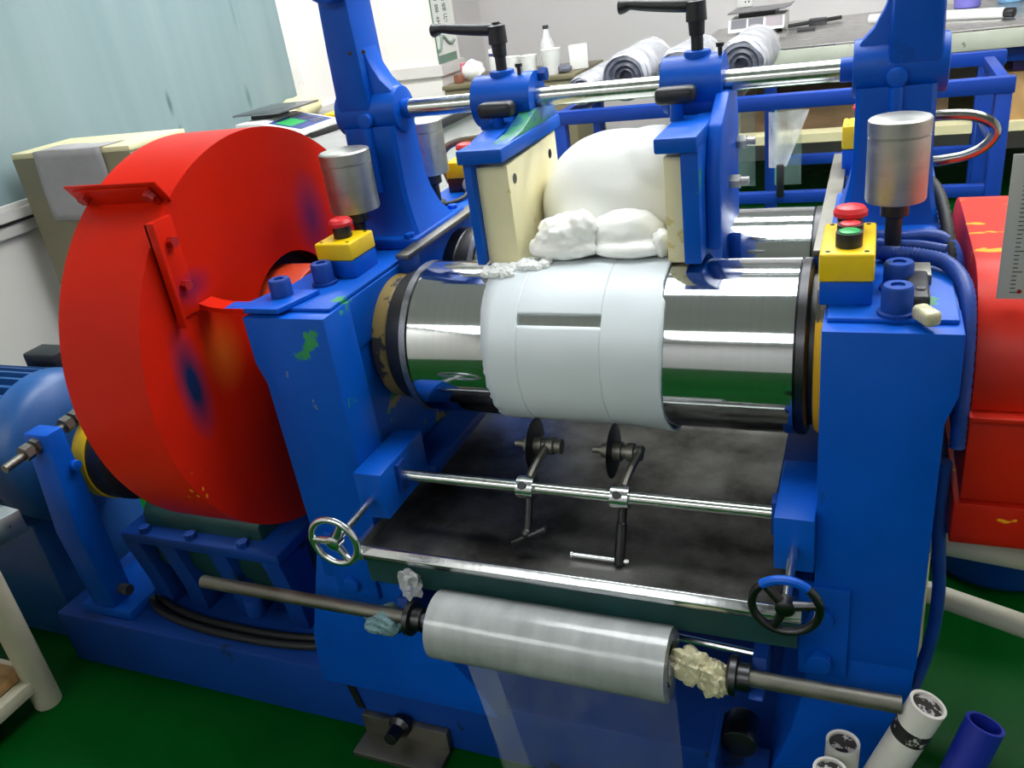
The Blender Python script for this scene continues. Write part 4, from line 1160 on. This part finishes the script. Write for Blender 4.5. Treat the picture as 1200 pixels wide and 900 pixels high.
# scale 1: front looks toward +x
t = thing('digital_scale', (-2.30, 2.95, 0.796), 'digital scale with green lit display on the left side table', 'scale')
zb = 0.796
obj('scale_body', B().prism([(-2.38, zb + 0.012), (-2.38, zb + 0.075), (-2.27, zb + 0.075), (-2.065, zb + 0.032), (-2.065, zb + 0.012)], 'y', 2.83, 3.10, 0.004), M['white_plastic'], t)
obj('scale_pan', B().box(-2.43, -2.19, 2.89, 3.17, zb + 0.095, zb + 0.103, 0.003), M['scale_pan'], t)
obj('pan_support', B().box(-2.37, -2.28, 2.93, 3.07, zb + 0.075, zb + 0.095), M['black'], t)
def onface(y0, y1, s0, s1, d=0.0012):
    """quad on the sloping front panel: s runs from the upper edge (0) to the lower (1)"""
    p = lambda s_: (-2.27 + 0.205 * s_, zb + 0.075 - 0.043 * s_)
    n = Vector((0.043, 0, 0.205)).normalized()
    b = B()
    vs = []
    for dd in (0, d):
        for (y, s_) in ((y0, s0), (y1, s0), (y1, s1), (y0, s1)):
            q = p(s_)
            vs.append((q[0] + n.x * dd, y, q[1] + n.z * dd))
    b._faces(vs, [(3, 2, 1, 0), (4, 5, 6, 7), (0, 1, 5, 4), (1, 2, 6, 5), (2, 3, 7, 6), (3, 0, 4, 7)])
    return b
kp = obj('keypad', onface(2.85, 3.08, 0.18, 0.92), M['panel_blue'], t, label='navy keypad panel')
obj('display', onface(2.865, 2.975, 0.3, 0.66, 0.002), M['lcd_lit'], t, label='green lit display')
for r_ in range(3):
    for c_ in range(3):
        obj('key', onface(2.985 + c_ * 0.026, 3.003 + c_ * 0.026, 0.18 + r_ * 0.24, 0.34 + r_ * 0.24, 0.0025), M['panel_grey'], kp)
for (x, y) in ((-2.10, 2.86), (-2.10, 3.07), (-2.35, 2.86), (-2.35, 3.07)):
    obj('scale_foot', B().cyl((x, y, zb), (x, y, zb + 0.013), 0.016, 14), M['black'], t)
tag(obj('probe_cable', B().tube([(-2.035, 2.84, zb + 0.011), (-2.02, 2.94, zb + 0.011), (-2.01, 3.02, zb + 0.012), (-2.01, 3.08, zb + 0.012)], 0.011, 10), M['dark_steel'], angle=60), 'dark grey tool lying in front of the green lit scale', 'tool')
tag(obj('folded_bag', B().blob((-2.47, 3.42, zb + 0.045), (0.075, 0.12, 0.05), 3, 0.1, 4), M['olive_top']), 'cream folded bag behind the green lit scale', 'bag')
tag(obj('yellow_tray', B().box(-2.28, -2.10, 3.30, 3.45, zb, zb + 0.022, 0.006), M['yellow']), 'low yellow tray on the side table beside the left upright', 'tray')
t = thing('spray_bottle', (-2.2, 3.40, zb), 'small spray bottle with blue head beside the left upright', 'bottle')
t.location = (-2.24, 3.49, zb); ORIG[t.name] = Vector((-2.24, 3.49, zb))
obj('bottle_body', B().lathe([(0, 0.02), (0.004, 0.026), (0.08, 0.026), (0.10, 0.012), (0.12, 0.011)], (-2.24, 3.49, zb), (0, 0, 1), 20), plain('brown_bottle', '8A4A34', 0.3), t)
obj('spray_head', B().prism([(-2.265, zb + 0.12), (-2.215, zb + 0.12), (-2.195, zb + 0.142), (-2.195, zb + 0.152), (-2.265, zb + 0.152)], 'y', 3.48, 3.50, 0.003), plain('blue_spray_head', '2A6AB8', 0.4), t)
obj('trigger', B().tube([(-2.205, 3.49, zb + 0.14), (-2.195, 3.49, zb + 0.11), (-2.20, 3.49, zb + 0.085)], 0.006, 8), M['red_button'], t, label='red trigger')

# hanging scroll on the pillar
XS_ = -2.288
t = thing('hanging_scroll', (XS_, 4.66, 0.875), 'narrow scroll with brush characters hanging on the white pillar', 'scroll')
obj('scroll_paper', B().box(-2.2895, -2.287, 4.545, 4.785, 0.875, 1.75), M['paper_white'], t)
obj('scroll_edge', B().box(-2.2895, -2.284, 4.540, 4.548, 0.862, 1.75), M['ink_green'], t)
obj('scroll_border', B().box(-2.2895, -2.2855, 4.545, 4.785, 0.862, 0.905), M['ink_green'], t, label='grey green lower border')
obj('brush_drawing', B().tube([(-2.2865, 4.55, 0.93), (-2.2865, 4.58, 0.935), (-2.2865, 4.60, 0.965), (-2.2865, 4.615, 1.0), (-2.2865, 4.65, 0.995), (-2.2865, 4.69, 0.965), (-2.2865, 4.74, 0.955), (-2.2865, 4.775, 0.968)], 0.011, 6, 5), M['ink_grey'], t, label='grey brush drawing')
for (yy, chars) in ((4.615, '三單失之'), (4.71, '重填行')):
    for j, ch in enumerate(chars):
        zz_ = (1.20 - j * 0.062) if yy < 4.65 else (1.195 - j * 0.056)
        text_obj('brush_character', ch, 0.052, M['ink'], t, (-2.2868, yy, zz_ + 0.004), (0, 1, 0), (0, 0, 1))

# olive cabinet against the back with cups
t = thing('low_cabinet', (-1.82, 4.65, 0), 'low olive cabinet near the back corner with cups on top', 'cabinet')
obj('cabinet_body', B().box(-2.22, -1.47, 4.42, 4.95, 0, 0.735, 0.003), M['olive'], t)
obj('cabinet_top', B().box(-2.23, -1.455, 4.41, 4.96, 0.735, 0.757, 0.003), M['olive'], t)
obj('door_seam', B().box(-1.845, -1.840, 4.417, 4.42, 0.03, 0.72), M['dark_edge'], t)
zc = 0.757
def cup(x, y, r, h, label):
    t = thing('paper_cup', (x, y, zc), label, 'cup', 'white cups on the low cabinet')
    obj('cup_body', B().lathe([(0, r * 0.75), (0.001, r * 0.76), (h, r), (h, r * 0.94), (0.004, r * 0.72), (0.004, 0)], (x, y, zc), (0, 0, 1), 24), M['white_plastic'], t)
    obj('cup_rim', B().torus((x, y, zc + h), (0, 0, 1), r * 0.98, 0.003, 24, 8), M['white_plastic'], t)
cup(-1.84, 4.53, 0.042, 0.105, 'white cup behind the left clamp lever, leftmost of three')
cup(-1.735, 4.50, 0.046, 0.105, 'white cup in the middle of the three on the low cabinet')
cup(-1.605, 4.50, 0.052, 0.125, 'white cup in front of the clear bottle, rightmost of three')
t = thing('clear_bottle', (-1.655, 4.60, zc), 'clear plastic bottle with dark cap on the low cabinet', 'bottle')
obj('bottle_body', B().lathe([(0, 0.035), (0.004, 0.042), (0.14, 0.042), (0.19, 0.020), (0.215, 0.014), (0.22, 0.014)], (-1.655, 4.60, zc), (0, 0, 1), 28), M['wrap_film'], t)
obj('bottle_cap', B().cyl((-1.655, 4.60, zc + 0.22), (-1.655, 4.60, zc + 0.238), 0.016, 18, 0.002), M['dark_edge'], t)
rm = Matrix.Rotation(0.3, 3, 'Z')
tag(obj('white_box', B().box(-1.555, -1.455, 4.60, 4.72, zc, zc + 0.12, 0.006, rot=rm), M['white_plastic']), 'white carton at the right end of the low cabinet', 'box')
tag(obj('dark_stone', B().blob((-1.535, 4.50, zc + 0.022), (0.04, 0.035, 0.023), 3, 0.08, 4), M['grey_roll']), 'small dark grey lump beside the rightmost cup', 'lump')
t = thing('white_jar', (-1.955, 4.60, zc), 'white jar with navy stripe behind the left lever stem', 'jar')
obj('jar_body', B().cyl((-1.955, 4.60, zc), (-1.955, 4.60, zc + 0.15), 0.046, 28, 0.004), M['white_plastic'], t)
obj('stripe', B().ring((-1.955, 4.60, zc + 0.115), (-1.955, 4.60, zc + 0.13), 0.0468, 0.046, 28), M['panel_blue'], t)
b = B().blob((-2.10, 4.58, zc + 0.05), (0.065, 0.05, 0.055), 3, 0.12, 6)
tag(obj('plastic_bag', b, M['white_plastic']), 'crumpled white bag at the left end of the low cabinet', 'bag')
tag(obj('red_lid', B().cyl((-2.185, 4.66, zc), (-2.185, 4.66, zc + 0.09), 0.03, 20, 0.004), plain('pink_plastic', 'D87888', 0.4)), 'pink bottle at the far left of the low cabinet', 'bottle')
tag(obj('brown_jar', B().cyl((-2.16, 4.50, zc), (-2.16, 4.50, zc + 0.045), 0.028, 18, 0.004), plain('brown_lid', '7A4A34', 0.5)), 'small brown pot below the white bag on the low cabinet', 'pot')

# blue steel racks
def rack(y0, xl, xr, ztop, label, side=None):
    t = thing('steel_rack', ((xl + xr) / 2, y0, 0), label, 'rack', 'blue steel racks behind the mill')
    for x in (xl, xr):
        obj('post', B().box(x - 0.024, x + 0.024, y0 - 0.024, y0 + 0.024, 0, ztop - 0.05, 0.002), M['blue_rack'], t)
    obj('top_rail', B().box(xl - 0.03, xr + 0.03, y0 - 0.026, y0 + 0.026, ztop - 0.05, ztop, 0.002), M['blue_rack'], t)
    obj('lower_rail', B().box(xl + 0.024, xr - 0.024, y0 - 0.02, y0 + 0.02, 0.355, 0.395, 0.002), M['blue_rack'], t)
    if side:
        for x in (xl, xr):
            obj('side_rail', B().box(x - 0.018, x + 0.018, y0 + 0.024, y0 + side - 0.03, 0.50, 0.54, 0.002), M['blue_rack'], t)
            obj('side_rail', B().box(x - 0.018, x + 0.018, y0 + 0.026, y0 + side - 0.03, ztop - 0.045, ztop - 0.005, 0.002), M['blue_rack'], t)
            obj('back_post', B().box(x - 0.022, x + 0.022, y0 + side - 0.055, y0 + side - 0.012, 0, ztop - 0.052, 0.002), M['blue_rack'], t)
    return t
rack(3.30, -1.165, 0.385, 0.75, 'front blue steel rack right behind the mill', 0.55)
rack(3.90, -0.42, 0.42, 0.755, 'middle blue steel rack between front rack and bench')
obj_bench_y = 4.25
# glass panes hanging in the front rack
for (x, nm) in ((-0.47, 'left'), (-0.30, 'right')):
    t = thing('glass_pane', (x, 3.40, 0.40), nm + ' greenish glass pane standing in the front blue rack', 'glass')
    obj('pane', B().box(x - 0.045, x + 0.045, 3.40, 3.408, 0.395 + 0.0, 0.70), M['glass'], t)
    obj('pane_edge', B().box(x - 0.052, x - 0.045, 3.398, 3.41, 0.395, 0.70), plain('glass_edge_' + nm, '5E9A8C', 0.2), t)
sleeve = tag(obj('plastic_sleeve', B().grid(lambda u, v: Vector((-0.36 + 0.14 * u * (1 - 0.55 * v), 3.27 - 0.01 * math.sin(u * 6), 0.695 - 0.20 * v)), 10, 10), M['wrap_film']), 'translucent plastic sleeve hanging from the front rack rail', 'bag')
obj('black_grip', B().cyl((-0.318, 3.262, 0.385), (-0.318, 3.262, 0.505), 0.014, 14, 0.003), M['black'], sleeve, label='black grip sticking out below the sleeve')

# wrapped film rolls lying on the racks
def wrapped(x, y, r, L, label, seed):
    z = 0.752 + r
    t = thing('wrapped_roll', (x, y, 0.752), label, 'film roll', 'wrapped film rolls on the rack')
    prof = [(0.05, 0.0), (0.05, r * 0.22), (0.012, r * 0.26), (0.02, r * 0.40), (0.004, r * 0.44), (0.012, r * 0.60), (0.0, r * 0.66), (0.008, r * 0.80), (0.004, r * 0.86), (0.012, r * 0.92), (L, r * 0.92), (L, 0)]
    obj('roll_core', B().lathe(prof, (x, y - L / 2, z), (0, 1, 0), 40, cap=False), M['grey_roll'], t)
    def shell(u, v):
        a = 2 * PI * u
        f_ = mnoise.noise(Vector((math.cos(a) * 2.2 + seed * 3, math.sin(a) * 2.2, v * 3.0)))
        rr = r * (0.97 + 0.05 * f_) * (1.0 if v > 0.12 else 0.86 + 0.14 * v / 0.12)
        rr = min(rr, r * 0.995)
        return Vector((x + rr * math.cos(a), y - L / 2 - 0.02 + (L + 0.02) * v + 0.012 * f_, z + rr * math.sin(a)))
    obj('roll_wrap', B().grid(shell, 48, 14), M['wrap_film'], t, label='crinkled clear wrap')
wrapped(-1.085, 3.56, 0.062, 0.42, 'small grey wrapped film roll, leftmost on the front rack', 1)
wrapped(-0.905, 3.58, 0.098, 0.46, 'large wrapped film roll left of the right clamp', 2)
wrapped(-0.70, 3.60, 0.094, 0.46, 'pale wrapped film roll directly behind the right clamp', 3)
wrapped(-0.47, 3.60, 0.100, 0.46, 'grey wrapped film roll right of the right clamp', 4)

# steel bench with its things
t = thing('steel_bench', (0.3, 4.9, 0), 'long stainless topped bench along the back wall', 'bench')
obj('bench_top', B().box(-0.90, 1.9, 4.25, 5.55, 0.787, 0.80, 0.002), M['bench_top'], t)
obj('bench_apron', B().box(-0.90, 1.9, 4.245, 4.27, 0.715, 0.79, 0.002), M['bench_edge'], t, label='worn grey front edge')
obj('bench_shelf', B().box(-0.88, 1.85, 4.30, 5.45, 0.36, 0.40), M['olive_top'], t, label='cream lower shelf')
obj('bench_beam', B().box(-0.88, 1.85, 4.30, 4.34, 0.652, 0.708, 0.002), M['blue_rack'], t, label='blue beam under the front edge')
for (x, y) in ((-0.85, 4.32), (0.42, 4.32), (1.8, 4.32), (-0.85, 5.4), (1.8, 5.4)):
    obj('leg', B().box(x - 0.025, x + 0.025, y - 0.025, y + 0.025, 0, 0.787, 0.002), M['blue_rack'], t)
for i, (x0, x1, y0, z0, z1) in enumerate(((-0.62, 0.30, 4.42, 0.40, 0.56), (-0.55, 0.25, 4.50, 0.56, 0.60))):
    tag(obj('board_stack', B().box(x0, x1, y0, 5.3, z0, z1, 0.003), M['cardboard']), ('thick dark brown board stack on the bench shelf' if i == 0 else 'brown board lying on top of the stack under the bench'), 'board')
tag(obj('cardboard_box', B().box(0.50, 0.95, 4.34, 4.9, 0.40, 0.60, 0.003), M['wood']), 'tan cardboard box on the bench shelf at the right edge', 'box')
b = B().box(0.53, 0.72, 4.36, 4.55, 0.60, 0.66, 0.01)
tag(obj('purple_pack', b, plain('dark_purple_pack', '4A3A78', 0.4)), 'dark purple pack on the tan box at the right edge', 'pack')
tag(obj('striped_bag', B().blob((0.62, 4.62, 0.662 + 0.045), (0.09, 0.08, 0.05), 3, 0.06, 3), plain('dark_maroon_bag', '3A2430', 0.5)), 'dark maroon bag above the purple pack at the right edge', 'bag')

# retail scale on the bench
t = thing('retail_scale', (-0.60, 5.16, 0.80), 'white retail scale with grey displays on the steel bench', 'scale')
zb = 0.80
x0, x1, ya, yb = -0.76, -0.47, 4.98, 5.28
obj('scale_body', B().prism([(ya, zb + 0.02), (ya + 0.035, zb + 0.085), (yb, zb + 0.085), (yb, zb + 0.02)], 'x', x0, x1, 0.004), M['white_plastic'], t)
obj('scale_pan', B().prism([(x0 - 0.0, zb + 0.112), (x1 + 0.0, zb + 0.112), (x1 + 0.03, zb + 0.122), (x1 + 0.03, zb + 0.126), (x1, zb + 0.118), (x0, zb + 0.118)], 'y', ya + 0.0, yb + 0.02), M['scale_pan'], t)
obj('pan_support', B().box(x0 + 0.05, x1 - 0.05, ya + 0.06, yb - 0.04, zb + 0.085, zb + 0.112), M['black'], t)
def panel(u0, u1, s0, s1, d):
    n = Vector((0, -0.065, 0.035)).normalized()
    vs = []
    for dd in (0, d):
        for (u, s_) in ((u0, s0), (u1, s0), (u1, s1), (u0, s1)):
            vs.append((x0 + (x1 - x0) * u, ya + 0.035 * s_ + n.y * dd, zb + 0.02 + 0.065 * s_ + n.z * dd))
    b = B()
    b._faces(vs, [(3, 2, 1, 0), (4, 5, 6, 7), (0, 1, 5, 4), (1, 2, 6, 5), (2, 3, 7, 6), (3, 0, 4, 7)])
    return b
obj('display', panel(0.05, 0.33, 0.25, 0.92, 0.002), M['panel_grey'], t, label='grey display')
obj('display', panel(0.36, 0.63, 0.25, 0.92, 0.002), M['panel_grey'], t, label='grey display')
obj('keypad', panel(0.67, 0.97, 0.2, 0.95, 0.0015), M['print_grey'], t)
for (x, y) in ((x0 + 0.06, ya + 0.03), (x1 - 0.05, ya + 0.03), (x0 + 0.06, yb - 0.04), (x1 - 0.05, yb - 0.04)):
    obj('scale_foot', B().cyl((x, y, zb), (x, y, zb + 0.021), 0.016, 14), M['black'], t)
t = thing('caliper', (-0.36, 5.2, 0.80), 'dark grey caliper lying right of the white retail scale', 'caliper')
obj('caliper_beam', B().cyl((-0.46, 5.12, 0.812), (-0.20, 5.25, 0.818), 0.010, 12), M['dark_steel'], t)
obj('caliper_head', B().box(-0.36, -0.27, 5.16, 5.22, 0.80, 0.832, 0.004), M['dark_steel'], t)
tag(obj('black_clip', B().box(-0.40, -0.31, 4.90, 4.94, 0.80, 0.818, 0.005), M['dark_edge']), 'small dark clip in front of the caliper on the bench', 'clip')
for (x, y, r, h, m_, lb) in ((0.40, 5.22, 0.062, 0.24, 'purple', 'jar of violet liquid on the bench right of the right upright'), (0.60, 5.26, 0.060, 0.24, 'lightblue', 'jar of pale blue liquid at the right end of the bench')):
    t = thing('liquid_jar', (x, y, 0.80), lb, 'jar')
    obj('jar_body', B().lathe([(0, r * 0.9), (0.006, r), (h * 0.75, r), (h * 0.88, r * 0.55), (h, r * 0.5)], (x, y, 0.80), (0, 0, 1), 28), M[m_], t)
    obj('jar_cap', B().cyl((x, y, 0.80 + h), (x, y, 0.80 + h + 0.03), r * 0.56, 20, 0.003), M['white_plastic'], t)
t = thing('film_tube', (0.30, 4.7, 0.80), 'long white tube with dark end lying on the bench at right', 'tube')
obj('tube_body', B().cyl((-0.05, 4.92, 0.823), (0.50, 4.55, 0.823), 0.022, 20), M['white_plastic'], t)
obj('tube_end', B().cyl((0.50, 4.55, 0.823), (0.535, 4.527, 0.823), 0.0205, 20, 0.002), M['black'], t)

# sockets on the back wall
for (z, lb) in ((0.945, 'white wall socket above the retail scale, the upper one'), (0.862, 'grey wall box right under the white socket')):
    t = thing('wall_socket', (-0.745, 5.545, z), lb, 'socket')
    obj('socket_plate', B().box(-0.790, -0.700, 5.535, 5.55, z - 0.038, z + 0.038, 0.003), M['white_plastic'] if z > 0.9 else M['trim'], t)
    if z > 0.9:
        for (dx, dz) in ((0.005, -0.012), (0.025, -0.012), (0.015, 0.008)):
            obj('socket_hole', B().box(-0.745 + dx - 0.003, -0.745 + dx + 0.003, 5.5335, 5.536, z + dz - 0.005, z + dz + 0.005), M['black'], t)
